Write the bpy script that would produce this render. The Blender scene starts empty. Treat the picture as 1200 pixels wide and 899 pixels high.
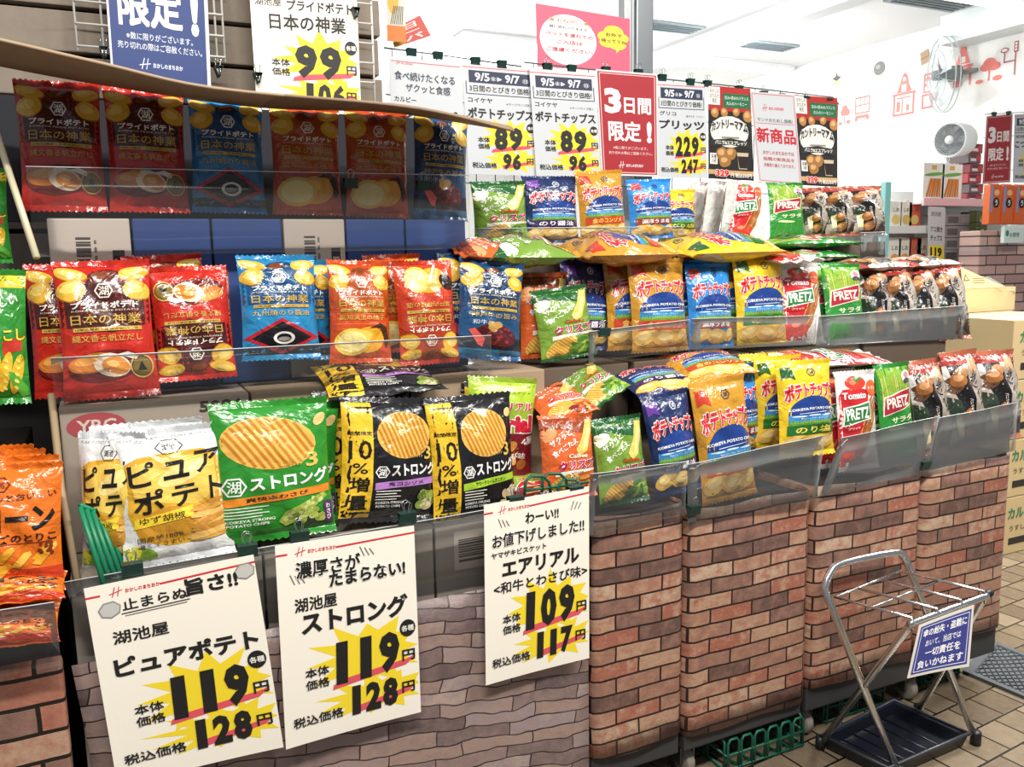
import bpy, bmesh, math, random
from mathutils import Vector, Matrix
from mathutils.geometry import tessellate_polygon

# ------------------------------------------------------------------ camera, world, lights, exposure
sc = bpy.context.scene
COL = sc.collection
CAMZ = 1.18
FPX = 1000.0
YAW, PITCH, ROLL = math.radians(25.4), math.radians(8.4), math.radians(1.0)
_fw = Vector((math.sin(YAW) * math.cos(PITCH), math.cos(YAW) * math.cos(PITCH), -math.sin(PITCH)))
_rt = Vector((math.cos(YAW), -math.sin(YAW), 0))
_dn = _fw.cross(_rt)
CR = _rt * math.cos(ROLL) + _dn * math.sin(ROLL)
CD = -_rt * math.sin(ROLL) + _dn * math.cos(ROLL)
CO = Vector((0, 0, CAMZ))
cam = bpy.data.cameras.new('camera')
camo = bpy.data.objects.new('camera', cam)
COL.objects.link(camo)
cam.sensor_width = 36.0
cam.lens = 36.0 * FPX / 1200.0
cam.clip_start = 0.02
camo.matrix_world = Matrix(((CR.x, -CD.x, -_fw.x, CO.x), (CR.y, -CD.y, -_fw.y, CO.y), (CR.z, -CD.z, -_fw.z, CO.z), (0, 0, 0, 1)))
sc.camera = camo
sc.view_settings.view_transform = 'Standard'
sc.view_settings.look = 'None'
sc.view_settings.exposure = 0.0
sc.view_settings.gamma = 1.0
sc.view_settings.use_curve_mapping = False

world = bpy.data.worlds.new('evening_street')
sc.world = world
world.use_nodes = True
wn = world.node_tree.nodes
wn['Background'].inputs[0].default_value = (0.80, 0.88, 1.0, 1)
wn['Background'].inputs[1].default_value = 0.26


def lamp(name, loc, aim, sx, sy, watts, color, spread=180):
    l = bpy.data.lights.new(name, 'AREA')
    l.shape = 'RECTANGLE'
    l.size, l.size_y, l.energy, l.color = sx, sy, watts, color
    l.spread = math.radians(spread)
    o = bpy.data.objects.new(name, l)
    COL.objects.link(o)
    o.location = loc
    o.rotation_euler = (Vector(aim) - Vector(loc)).to_track_quat('-Z', 'Y').to_euler()
    o['kind'] = 'helper'
    return o


lamp('awning_lamp', (0.1, -0.1, 2.75), (0.35, 1.5, 0.7), 1.3, 0.07, 76, (1.0, 0.95, 0.87))
lamp('awning_lamp', (2.0, 0.2, 2.75), (1.5, 1.5, 0.6), 1.3, 0.07, 60, (1.0, 0.95, 0.87))
for lx, ly, wt in ((2.9, 3.9, 34), (4.1, 4.8, 24), (2.6, 6.2, 60), (4.0, 7.0, 36), (1.2, 5.0, 70), (2.6, 9.2, 80)):
    l = bpy.data.lights.new('store_lamp', 'POINT')
    l.energy, l.color, l.shadow_soft_size = wt, (0.97, 0.99, 1.0), 0.12
    o = bpy.data.objects.new('store_lamp', l)
    COL.objects.link(o)
    o.location = (lx, ly, 2.25)
    o['kind'] = 'helper'

lamp('floor_fill_light', (3.7, 1.7, 2.6), (3.0, 1.6, 0), 0.9, 0.3, 44, (1.0, 0.98, 0.93), 95)  # added area light out of view, brightens the floor beside the shop

# ------------------------------------------------------------------ helpers
def ray(px, py):
    return CR * ((px - 600) / FPX) + CD * ((py - 449.5) / FPX) + _fw


def at(px, py, Y):
    d = ray(px, py)
    return CO + d * (Y / d.y)


def atz(px, py, Z):
    d = ray(px, py)
    return CO + d * ((Z - CAMZ) / d.z)


def atx(px, py, X):
    d = ray(px, py)
    return CO + d * (X / d.x)


def lin(h):
    h = h.lstrip('#')
    r = []
    for i in (0, 2, 4):
        c = int(h[i:i + 2], 16) / 255.0
        r.append(c / 12.92 if c <= 0.04045 else ((c + 0.055) / 1.055) ** 2.4)
    return (r[0], r[1], r[2], 1)


MATS = {}


def newmat(key):
    m = bpy.data.materials.new(key)
    m.use_nodes = True
    MATS[key] = m
    nt = m.node_tree
    return m, nt, nt.nodes['Principled BSDF']


def mat(hexcol, rough=0.5, metal=0.0, coat=0.0):
    key = 'plain %s %.2f %.2f %.2f' % (hexcol, rough, metal, coat)
    if key in MATS:
        return MATS[key]
    m, nt, b = newmat(key)
    b.inputs['Base Color'].default_value = lin(hexcol)
    b.inputs['Roughness'].default_value = rough
    b.inputs['Metallic'].default_value = metal
    b.inputs['Coat Weight'].default_value = coat
    n = nt.nodes.new('ShaderNodeTexNoise')
    n.inputs['Scale'].default_value = 60
    tc = nt.nodes.new('ShaderNodeTexCoord')
    nt.links.new(tc.outputs['Object'], n.inputs['Vector'])
    bp = nt.nodes.new('ShaderNodeBump')
    bp.inputs['Strength'].default_value = 0.04
    bp.inputs['Distance'].default_value = 0.002
    nt.links.new(n.outputs['Fac'], bp.inputs['Height'])
    nt.links.new(bp.outputs['Normal'], b.inputs['Normal'])
    return m


def film(hexcol, rough=0.26):
    """printed plastic film with creases"""
    key = 'film ' + hexcol
    if key in MATS:
        return MATS[key]
    m, nt, b = newmat(key)
    N, L = nt.nodes, nt.links
    b.inputs['Base Color'].default_value = lin(hexcol)
    b.inputs['Roughness'].default_value = rough
    b.inputs['Specular IOR Level'].default_value = 0.6
    b.inputs['Coat Weight'].default_value = 0.35
    b.inputs['Coat Roughness'].default_value = 0.12
    tc = N.new('ShaderNodeTexCoord')
    oi = N.new('ShaderNodeObjectInfo')
    off = N.new('ShaderNodeVectorMath')
    off.operation = 'MULTIPLY_ADD'
    L.new(oi.outputs['Random'], off.inputs[0])
    off.inputs[1].default_value = (7, 5, 9)
    L.new(tc.outputs['Object'], off.inputs[2])
    n = N.new('ShaderNodeTexNoise')
    n.inputs['Scale'].default_value = 22
    n.inputs['Detail'].default_value = 3
    n.inputs['Distortion'].default_value = 1.2
    L.new(off.outputs[0], n.inputs['Vector'])
    v = N.new('ShaderNodeTexVoronoi')
    v.feature = 'DISTANCE_TO_EDGE'
    v.inputs['Scale'].default_value = 17
    L.new(off.outputs[0], v.inputs['Vector'])
    ma = N.new('ShaderNodeMath')
    ma.operation = 'MULTIPLY_ADD'
    ma.inputs[1].default_value = 0.9
    L.new(v.outputs['Distance'], ma.inputs[0])
    L.new(n.outputs['Fac'], ma.inputs[2])
    bp = N.new('ShaderNodeBump')
    bp.inputs['Strength'].default_value = 0.75
    bp.inputs['Distance'].default_value = 0.008
    L.new(ma.outputs[0], bp.inputs['Height'])
    L.new(bp.outputs['Normal'], b.inputs['Normal'])
    L.new(bp.outputs['Normal'], b.inputs['Coat Normal'])
    return m


def clear(key='clear guard', milk=0.10, tint='a4a8aa'):
    if key in MATS:
        return MATS[key]
    m, nt, b = newmat(key)
    N, L = nt.nodes, nt.links
    b.inputs['Base Color'].default_value = lin(tint)
    b.inputs['Roughness'].default_value = 0.12
    b.inputs['Specular IOR Level'].default_value = 0.6
    tr = N.new('ShaderNodeBsdfTransparent')
    mx = N.new('ShaderNodeMixShader')
    fr = N.new('ShaderNodeFresnel')
    fr.inputs['IOR'].default_value = 1.35
    a = N.new('ShaderNodeMath')
    a.operation = 'MULTIPLY_ADD'
    a.inputs[1].default_value = 0.8
    a.inputs[2].default_value = milk * 0.4
    L.new(fr.outputs[0], a.inputs[0])
    n = N.new('ShaderNodeTexNoise')
    n.inputs['Scale'].default_value = 9
    tc = N.new('ShaderNodeTexCoord')
    L.new(tc.outputs['Object'], n.inputs['Vector'])
    bp = N.new('ShaderNodeBump')
    bp.inputs['Strength'].default_value = 0.25
    bp.inputs['Distance'].default_value = 0.01
    L.new(n.outputs['Fac'], bp.inputs['Height'])
    L.new(bp.outputs['Normal'], b.inputs['Normal'])
    L.new(a.outputs[0], mx.inputs[0])
    L.new(tr.outputs[0], mx.inputs[1])
    L.new(b.outputs[0], mx.inputs[2])
    L.new(mx.outputs[0], N['Material Output'].inputs['Surface'])
    return m


def brick_mat(key, bw, bh, ramp, mortar, msize, plane='XZ', distort=0.0, rough=0.4, offset=0.5, speck=0.25, bump=0.5, rot=0.0):
    if key in MATS:
        return MATS[key]
    m, nt, b = newmat(key)
    N, L = nt.nodes, nt.links
    tc = N.new('ShaderNodeTexCoord')
    sep = N.new('ShaderNodeSeparateXYZ')
    L.new(tc.outputs['Object'], sep.inputs[0])
    cmb = N.new('ShaderNodeCombineXYZ')
    L.new(sep.outputs[plane[0]], cmb.inputs['X'])
    L.new(sep.outputs[plane[1]], cmb.inputs['Y'])
    vec = cmb.outputs[0]
    if rot:
        vr = N.new('ShaderNodeVectorRotate')
        vr.rotation_type = 'Z_AXIS'
        vr.inputs['Angle'].default_value = rot
        L.new(vec, vr.inputs['Vector'])
        vec = vr.outputs[0]
    if distort:
        nn = N.new('ShaderNodeTexNoise')
        nn.inputs['Scale'].default_value = 12
        L.new(vec, nn.inputs['Vector'])
        va = N.new('ShaderNodeVectorMath')
        va.operation = 'MULTIPLY_ADD'
        L.new(nn.outputs['Color'], va.inputs[0])
        va.inputs[1].default_value = (distort, distort, 0)
        L.new(vec, va.inputs[2])
        vec = va.outputs[0]
    bt = N.new('ShaderNodeTexBrick')
    bt.offset = offset
    bt.inputs['Scale'].default_value = 1.0
    bt.inputs['Brick Width'].default_value = bw
    bt.inputs['Row Height'].default_value = bh
    bt.inputs['Mortar Size'].default_value = msize
    bt.inputs['Mortar Smooth'].default_value = 0.15
    bt.inputs['Color1'].default_value = (0, 0, 0, 1)
    bt.inputs['Color2'].default_value = (1, 1, 1, 1)
    bt.inputs['Mortar'].default_value = (0.5, 0.5, 0.5, 1)
    L.new(vec, bt.inputs['Vector'])
    n2 = N.new('ShaderNodeTexNoise')
    n2.inputs['Scale'].default_value = 35
    n2.inputs['Detail'].default_value = 6
    n2.inputs['Roughness'].default_value = 0.7
    L.new(vec, n2.inputs['Vector'])
    ad = N.new('ShaderNodeMath')
    ad.operation = 'MULTIPLY_ADD'
    ad.inputs[1].default_value = speck * 2
    L.new(n2.outputs['Fac'], ad.inputs[0])
    sb = N.new('ShaderNodeMath')
    sb.operation = 'SUBTRACT'
    L.new(bt.outputs['Color'], sb.inputs[0])
    sb.inputs[1].default_value = speck
    L.new(sb.outputs[0], ad.inputs[2])
    rp = N.new('ShaderNodeValToRGB')
    els = rp.color_ramp.elements
    while len(els) < len(ramp):
        els.new(0.5)
    for i, (p, c) in enumerate(ramp):
        els[i].position = p
        els[i].color = lin(c)
    L.new(ad.outputs[0], rp.inputs[0])
    mx = N.new('ShaderNodeMix')
    mx.data_type = 'RGBA'
    L.new(bt.outputs['Fac'], mx.inputs['Factor'])
    L.new(rp.outputs[0], mx.inputs[6])
    mx.inputs[7].default_value = lin(mortar)
    L.new(mx.outputs[2], b.inputs['Base Color'])
    b.inputs['Roughness'].default_value = rough
    bp = N.new('ShaderNodeBump')
    bp.inputs['Strength'].default_value = bump
    bp.inputs['Distance'].default_value = 0.003
    iv = N.new('ShaderNodeMath')
    iv.operation = 'MULTIPLY_ADD'
    iv.inputs[1].default_value = -1.0
    L.new(bt.outputs['Fac'], iv.inputs[0])
    L.new(n2.outputs['Fac'], iv.inputs[2])
    L.new(iv.outputs[0], bp.inputs['Height'])
    L.new(bp.outputs['Normal'], b.inputs['Normal'])
    return m


def tag(o, label=None, cat=None, group=None, kind=None):
    if label:
        o['label'] = label
    if cat:
        o['category'] = cat
    if group:
        o['group'] = group
    if kind:
        o['kind'] = kind
    return o


def empty(name, loc=(0, 0, 0)):
    o = bpy.data.objects.new(name, None)
    o.empty_display_size = 0.05
    COL.objects.link(o)
    o.location = loc
    return o


class MB:
    """collects geometry with several materials, links it as one mesh object"""

    def __init__(s):
        s.v, s.f, s.m, s.sm, s.mats = [], [], [], [], []

    def mi(s, m):
        if m not in s.mats:
            s.mats.append(m)
        return s.mats.index(m)

    def add(s, vs, fs, m, smooth=False):
        b = len(s.v)
        i = s.mi(m)
        s.v += [tuple(p) for p in vs]
        for f in fs:
            s.f.append(tuple(b + k for k in f))
            s.m.append(i)
            s.sm.append(smooth)
        return s

    def box(s, c, d, m, rot=None, bev=0.0):
        bm = bmesh.new()
        bmesh.ops.create_cube(bm, size=1)
        for v in bm.verts:
            v.co = Vector((v.co.x * d[0], v.co.y * d[1], v.co.z * d[2]))
        if bev:
            bmesh.ops.bevel(bm, geom=list(bm.edges), offset=bev, segments=2, profile=0.6, affect='EDGES', clamp_overlap=True)
        R = rot if rot is not None else Matrix.Identity(3)
        bm.verts.index_update()
        s.add([R @ v.co + Vector(c) for v in bm.verts], [[v.index for v in f.verts] for f in bm.faces], m)
        bm.free()
        return s

    def span(s, a, b, m, bev=0.0):
        a, b = Vector(a), Vector(b)
        return s.box((a + b) / 2, (abs(b.x - a.x), abs(b.y - a.y), abs(b.z - a.z)), m, bev=bev)

    def tube(s, pts, r, m, n=10, closed=False):
        pts = [Vector(p) for p in pts]
        K = len(pts)
        rings = []
        up = None
        for i, p in enumerate(pts):
            if closed:
                t = (pts[(i + 1) % K] - pts[i - 1]).normalized()
            else:
                t = (pts[min(i + 1, K - 1)] - pts[max(i - 1, 0)]).normalized()
            if up is None:
                up = Vector((0, 0, 1)) if abs(t.z) < 0.9 else Vector((1, 0, 0))
            sx = t.cross(up).normalized()
            up = sx.cross(t).normalized()
            rings.append([p + sx * (math.cos(2 * math.pi * k / n) * r) + up * (math.sin(2 * math.pi * k / n) * r) for k in range(n)])
        vs = [q for rg in rings for q in rg]
        fs = []
        for i in range(K if closed else K - 1):
            j = (i + 1) % K
            for k in range(n):
                k2 = (k + 1) % n
                fs.append((i * n + k, i * n + k2, j * n + k2, j * n + k))
        if not closed:
            fs.append(tuple(range(n - 1, -1, -1)))
            fs.append(tuple((K - 1) * n + k for k in range(n)))
        return s.add(vs, fs, m, True)

    def lathe(s, prof, m, axis=None, n=32, smooth=True):
        """prof: (r, h) list; axis: Matrix4 from local (z along axis)"""
        M = axis if axis is not None else Matrix.Identity(4)
        vs, fs = [], []
        for r, h in prof:
            for k in range(n):
                a = 2 * math.pi * k / n
                vs.append(M @ Vector((r * math.cos(a), r * math.sin(a), h)))
        for i in range(len(prof) - 1):
            for k in range(n):
                k2 = (k + 1) % n
                fs.append((i * n + k, i * n + k2, (i + 1) * n + k2, (i + 1) * n + k))
        return s.add(vs, fs, m, smooth)

    def build(s, name, parent=None, origin=None, kind=None):
        me = bpy.data.meshes.new(name)
        vs = s.v
        if origin is not None:
            o3 = Vector(origin)
            vs = [tuple(Vector(p) - o3) for p in vs]
        me.from_pydata(vs, [], s.f)
        for m in s.mats:
            me.materials.append(m)
        me.polygons.foreach_set('material_index', s.m)
        me.polygons.foreach_set('use_smooth', s.sm)
        me.update()
        o = bpy.data.objects.new(name, me)
        COL.objects.link(o)
        if origin is not None:
            o.location = origin
        if parent is not None:
            o.parent = parent
        if kind:
            o['kind'] = kind
        return o


def dup(o, parent=None):
    c = o.copy()
    COL.objects.link(c)
    if parent is not None:
        c.parent = parent
    for ch in o.children:
        dup(ch, c)
    return c


def smooth_path(pts, n=6):
    """catmull-rom through points"""
    P = [Vector(p) for p in pts]
    out = []
    for i in range(len(P) - 1):
        p0, p1, p2, p3 = P[max(i - 1, 0)], P[i], P[i + 1], P[min(i + 2, len(P) - 1)]
        for k in range(n):
            t = k / n
            out.append(0.5 * ((2 * p1) + (-p0 + p2) * t + (2 * p0 - 5 * p1 + 4 * p2 - p3) * t * t + (-p0 + 3 * p1 - 3 * p2 + p3) * t ** 3))
    out.append(P[-1])
    return out


# ------------------------------------------------------------------ flat artwork in unit coordinates
TEXTS = {}


def glyphs(s, bold):
    key = (s, bold)
    if key in TEXTS:
        return TEXTS[key]
    cu = bpy.data.curves.new('lettering', 'FONT')
    cu.body = s
    cu.size = 1.0
    cu.resolution_u = 2
    cu.offset = bold
    cu.align_x = 'CENTER'
    cu.space_line = 1.0
    ob = bpy.data.objects.new('lettering', cu)
    COL.objects.link(ob)
    dg = bpy.context.evaluated_depsgraph_get()
    me = bpy.data.meshes.new_from_object(ob.evaluated_get(dg))
    vs = [(v.co.x, v.co.y) for v in me.vertices]
    fs = [tuple(p.vertices) for p in me.polygons]
    bpy.data.meshes.remove(me)
    bpy.data.objects.remove(ob)
    bpy.data.curves.remove(cu)
    if not vs:
        vs = [(0, 0), (1, 0), (1, 1)]
        fs = []
    x0, x1 = min(v[0] for v in vs), max(v[0] for v in vs)
    y0, y1 = min(v[1] for v in vs), max(v[1] for v in vs)
    cx, cy = (x0 + x1) / 2, (y0 + y1) / 2
    w, h = max(x1 - x0, 1e-3), max(y1 - y0, 1e-3)
    r = ([((x - cx) / w, (y - cy) / h) for x, y in vs], fs, w, h)
    TEXTS[key] = r
    return r


class Art:
    def __init__(s, W=1.0, H=1.4, M=film):
        s.W, s.H, s.M, s.items = W, H, M, []

    def mm(s, m):
        return s.M(m) if isinstance(m, str) else m

    def tris(s, m, pts, fs, l):
        s.items.append((l, s.mm(m), pts, fs))
        return s

    def poly(s, m, pts, l=1):
        t = tessellate_polygon([[Vector((p[0], p[1], 0)) for p in pts]])
        out = []
        for a, b, c in t:
            (x0, y0), (x1, y1), (x2, y2) = pts[a], pts[b], pts[c]
            if (x1 - x0) * (y2 - y0) - (x2 - x0) * (y1 - y0) < 0:
                b, c = c, b
            out.append((a, b, c))
        return s.tris(m, list(pts), out, l)

    def rect(s, m, u0, v0, u1, v1, l=1):
        return s.poly(m, [(u0, v0), (u1, v0), (u1, v1), (u0, v1)], l)

    def _rot(s, pts, cu, cv, rot):
        c, n = math.cos(rot), math.sin(rot)
        out = []
        for u, v in pts:
            x, y = u * s.W, v * s.H
            out.append((cu + (x * c - y * n) / s.W, cv + (x * n + y * c) / s.H))
        return out

    def ell(s, m, cu, cv, ru, rv, l=1, rot=0.0, n=18, a0=0.0, a1=2 * math.pi, wob=0.0):
        full = abs(a1 - a0 - 2 * math.pi) < 1e-6
        pts = [(0, 0)]
        K = n if full else n + 1
        for k in range(K):
            a = a0 + (a1 - a0) * k / n
            r = 1 + wob * math.sin(3 * a + cu * 40) + wob * 0.6 * math.sin(5 * a + cv * 30)
            pts.append((ru * r * math.cos(a), rv * r * math.sin(a)))
        fs = [(0, k + 1, (k + 1) % K + 1) for k in range(K if full else K - 1)]
        return s.tris(m, s._rot(pts, cu, cv, rot), fs, l)

    def ring(s, m, cu, cv, ru, rv, t, l=1, n=20, rot=0.0):
        pts, fs = [], []
        for k in range(n):
            a = 2 * math.pi * k / n + rot
            pts += [(cu + ru * math.cos(a), cv + rv * math.sin(a)), (cu + ru * (1 - t) * math.cos(a), cv + rv * (1 - t) * math.sin(a))]
        for k in range(n):
            j = (k + 1) % n
            fs += [(2 * k, 2 * j, 2 * j + 1), (2 * k, 2 * j + 1, 2 * k + 1)]
        return s.tris(m, pts, fs, l)

    def ridged(s, m, m2, cu, cv, ru, rv, l=1, rot=0.0, n=9, tilt=0.5):
        s.ell(m, cu, cv, ru, rv, l, rot, 22)
        ct, st = math.cos(tilt), math.sin(tilt)
        for k in range(n):
            d = -0.88 + 1.76 * (k + 0.5) / n
            h = math.sqrt(max(0, 1 - d * d)) * 0.97
            w = 0.42 / n
            h2 = math.sqrt(max(0, 1 - (abs(d) + w) ** 2)) * 0.97 if abs(d) + w < 1 else 0
            q = [(d - w, -h2), (d + w, -h2), (d + w, h2), (d - w, h2)]
            q = [((x * ct - y * st) * ru, (x * st + y * ct) * rv) for x, y in q]
            s.poly(m2, s._rot(q, cu, cv, rot), l + 1)
        return s

    def line(s, m, a, b, t, l=1):
        ax, ay, bx, by = a[0] * s.W, a[1] * s.H, b[0] * s.W, b[1] * s.H
        dx, dy = bx - ax, by - ay
        d = math.hypot(dx, dy)
        nx, ny = -dy / d * t / 2 * s.W, dx / d * t / 2 * s.W
        q = [(ax - nx, ay - ny), (bx - nx, by - ny), (bx + nx, by + ny), (ax + nx, ay + ny)]
        return s.poly(m, [(x / s.W, y / s.H) for x, y in q], l)

    def burst(s, m, cu, cv, ru, rv, n=11, inner=0.62, l=1, seed=1):
        R = random.Random(seed)
        pts = []
        for k in range(2 * n):
            a = math.pi * k / n
            r = R.uniform(0.85, 1.1) if k % 2 == 0 else inner * R.uniform(0.85, 1.1)
            pts.append((min(0.995, max(0.005, cu + ru * r * math.cos(a))), max(0.004, cv + rv * r * math.sin(a))))
        pts0 = [(cu, cv)] + pts
        K = len(pts)
        return s.tris(m, pts0, [(0, k + 1, (k + 1) % K + 1) for k in range(K)], l)

    def text(s, m, t, cu, cv, w, h, l=2, rot=0.0, bold=0.015, shear=0.0, arc=0.0, out=None, ob=0.05, fan=0.0):
        if out:
            gw = glyphs(t, ob)
            g0 = glyphs(t, bold)
            s.text(out, t, cu, cv, w * gw[2] / g0[2], h * gw[3] / g0[3], l, rot, ob, shear, arc, None, 0, fan)
            l += 1
        if any(ord(c) > 0x3100 for c in t) and bold > 0.008:
            # dense characters: thicken by overprinting instead of offsetting the outline
            vs, fs, gw, gh = glyphs(t, 0.0)
            n = 4 if bold < 0.05 else 8
            dx, dy = bold * 0.75 / gw, bold * 0.75 / gh
            kx, ky = 1 - 2 * dx, 1 - 2 * dy
            sets = []
            for q in range(n):
                an = 2 * math.pi * (q + 0.5) / n
                sets.append([(x * kx + dx * math.cos(an), y * ky + dy * math.sin(an)) for x, y in vs])
        else:
            vs, fs, _, _ = glyphs(t, bold)
            sets = [vs]
        for vs in sets:
            pts = []
            for x, y in vs:
                k = 1 + fan * (abs(x) * 2 - 0.5)
                pts.append((x * w + shear * y * h, y * h * k + arc * (0.25 - x * x) * 4))
            s.tris(m, s._rot(pts, cu, cv, rot), fs, l)
        return s

    def hexlogo(s, m, mt, cu, cv, ru, l=3, txt='湖'):
        rv = ru * s.W / s.H * 0.88
        s.ring(m, cu, cv, ru, rv, 0.16, l, 6, 0.0)
        s.text(mt, txt, cu, cv, ru * 1.1, rv * 1.15, l, bold=0.02)
        return s


def refine(pts, fs, L, W, H):
    """split long triangles so artwork can follow a curved surface"""
    pts = list(pts)
    cache = {}
    out = []
    stack = [(f[0], f[i], f[i + 1]) for f in fs for i in range(1, len(f) - 1)]

    def dl(a, b):
        return math.hypot((pts[a][0] - pts[b][0]) * W, (pts[a][1] - pts[b][1]) * H)

    while stack:
        a, b, c = stack.pop()
        e = [(dl(a, b), a, b, c), (dl(b, c), b, c, a), (dl(c, a), c, a, b)]
        d, p, q, r = max(e)
        if d <= L:
            out.append((a, b, c))
            continue
        k = (min(p, q), max(p, q))
        if k not in cache:
            cache[k] = len(pts)
            pts.append(((pts[p][0] + pts[q][0]) / 2, (pts[p][1] + pts[q][1]) / 2))
        mid = cache[k]
        stack += [(p, mid, r), (mid, q, r)]
    return pts, out


# ------------------------------------------------------------------ flat printed sheets (signs, posters, carton faces)
def print_on(mb, art, fn, eps=0.0004, L=None):
    """lays an Art on a surface: fn(u, v, lift) -> point"""
    for rank, (l, m, pts, fs) in enumerate(sorted(art.items, key=lambda q: q[0])):
        if L:
            pts, fs = refine(pts, fs, L, art.W, art.H)
        mb.add([fn(u, v, eps * l + 1.2e-5 * rank) for u, v in pts], fs, m)


def sheet(name, quad, base, art, th=0.0015, curl=0.0, parent=None, cols=8, eps=0.00014):
    """quad: world TL, TR, BR, BL; a thin board with printing on its front"""
    TL, TR, BR, BL = [Vector(q) for q in quad]
    if curl:
        cols, eps = 24, max(eps, 0.00022)
    n = ((TR - TL).cross(BL - TL)).normalized()
    if n.dot(CO - (TL + BR) / 2) < 0:
        n = -n
    org = (BL + BR) / 2

    def fn(u, v, lift):
        p = (BL * (1 - u) + BR * u) * (1 - v) + (TL * (1 - u) + TR * u) * v
        return p + n * (lift + curl * (4 * (u - 0.5) ** 2 * 1.0 - 0.4) * (1 - 0.6 * v)) - org
    mb = MB()
    vs, fs = [], []
    for j in range(3):
        for i in range(cols + 1):
            vs.append(fn(i / cols, j / 2, 0))
    K = len(vs)
    for j in range(3):
        for i in range(cols + 1):
            vs.append(fn(i / cols, j / 2, -th))
    w = cols + 1
    for j in range(2):
        for i in range(cols):
            a = j * w + i
            fs.append((a, a + 1, a + w + 1, a + w))
            fs.append((K + a, K + a + w, K + a + w + 1, K + a + 1))
    for i in range(cols):
        fs.append((i, K + i, K + i + 1, i + 1))
        a = 2 * w + i
        fs.append((a, a + 1, K + a + 1, K + a))
    for j in range(2):
        a = j * w
        fs.append((a, a + w, K + a + w, K + a))
        a = j * w + cols
        fs.append((a, K + a, K + a + w, a + w))
    mb.add(vs, fs, base)
    print_on(mb, art, fn, eps, L=(0.08 * art.W if curl else None))
    o = mb.build(name, parent)
    o.location = org
    return o

# ------------------------------------------------------------------ snack bags
NU, NV = 16, 24


class BagShape:
    def __init__(s, W, H, T, seed, lump=0.004, crush=0.0):
        s.W, s.H, s.T = W, H, T
        R = random.Random(seed)
        w = [(R.uniform(2, 6), R.uniform(2, 7), R.uniform(0, 6), R.uniform(0.4, 1)) for _ in range(6)]
        ph = R.uniform(0, 6)
        s.front, s.back = [], []
        for j in range(NV + 1):
            v = j / NV
            rf, rb = [], []
            q = max(0.0, math.sin(math.pi * v)) ** 0.55
            for i in range(NU + 1):
                u = i / NU
                e = 1 - abs(2 * u - 1) ** 2.4
                e = max(e, 0) ** 0.62
                d = T / 2 * q * e
                nz = sum(a * math.sin(fx * u * 3.1 + fy * v * 3.1 + p) for fx, fy, p, a in w) / 3.0
                pl = math.exp(-v / 0.09) + math.exp(-(1 - v) / 0.09)
                pleat = 0.0035 * pl * math.sin(u * 24 + ph + 3 * v) * e
                k = min(1.0, q * e * 1.3)
                cz = crush * math.exp(-((v - 0.82) / 0.1) ** 2) * math.sin(u * 5 + ph) * 0.01
                rf.append(d + (lump * nz + cz) * k + pleat)
                rb.append(-(d * 0.8) + lump * 0.6 * nz * k + pleat)
            s.front.append(rf)
            s.back.append(rb)
        s.R = R

    def xz(s, u, v):
        pinch = 1 - 0.07 * math.sin(math.pi * v) ** 0.8
        return (u - 0.5) * s.W * pinch, v * s.H

    def depth(s, G, u, v):
        x = min(max(u, 0), 0.99999) * NU
        y = min(max(v, 0), 0.99999) * NV
        i, j = int(x), int(y)
        a, b = x - i, y - j
        return (G[j][i] * (1 - a) + G[j][i + 1] * a) * (1 - b) + (G[j + 1][i] * (1 - a) + G[j + 1][i + 1] * a) * b


PROTO = {}
DESIGN = {}
V0, V1 = 0.045, 0.955


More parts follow.
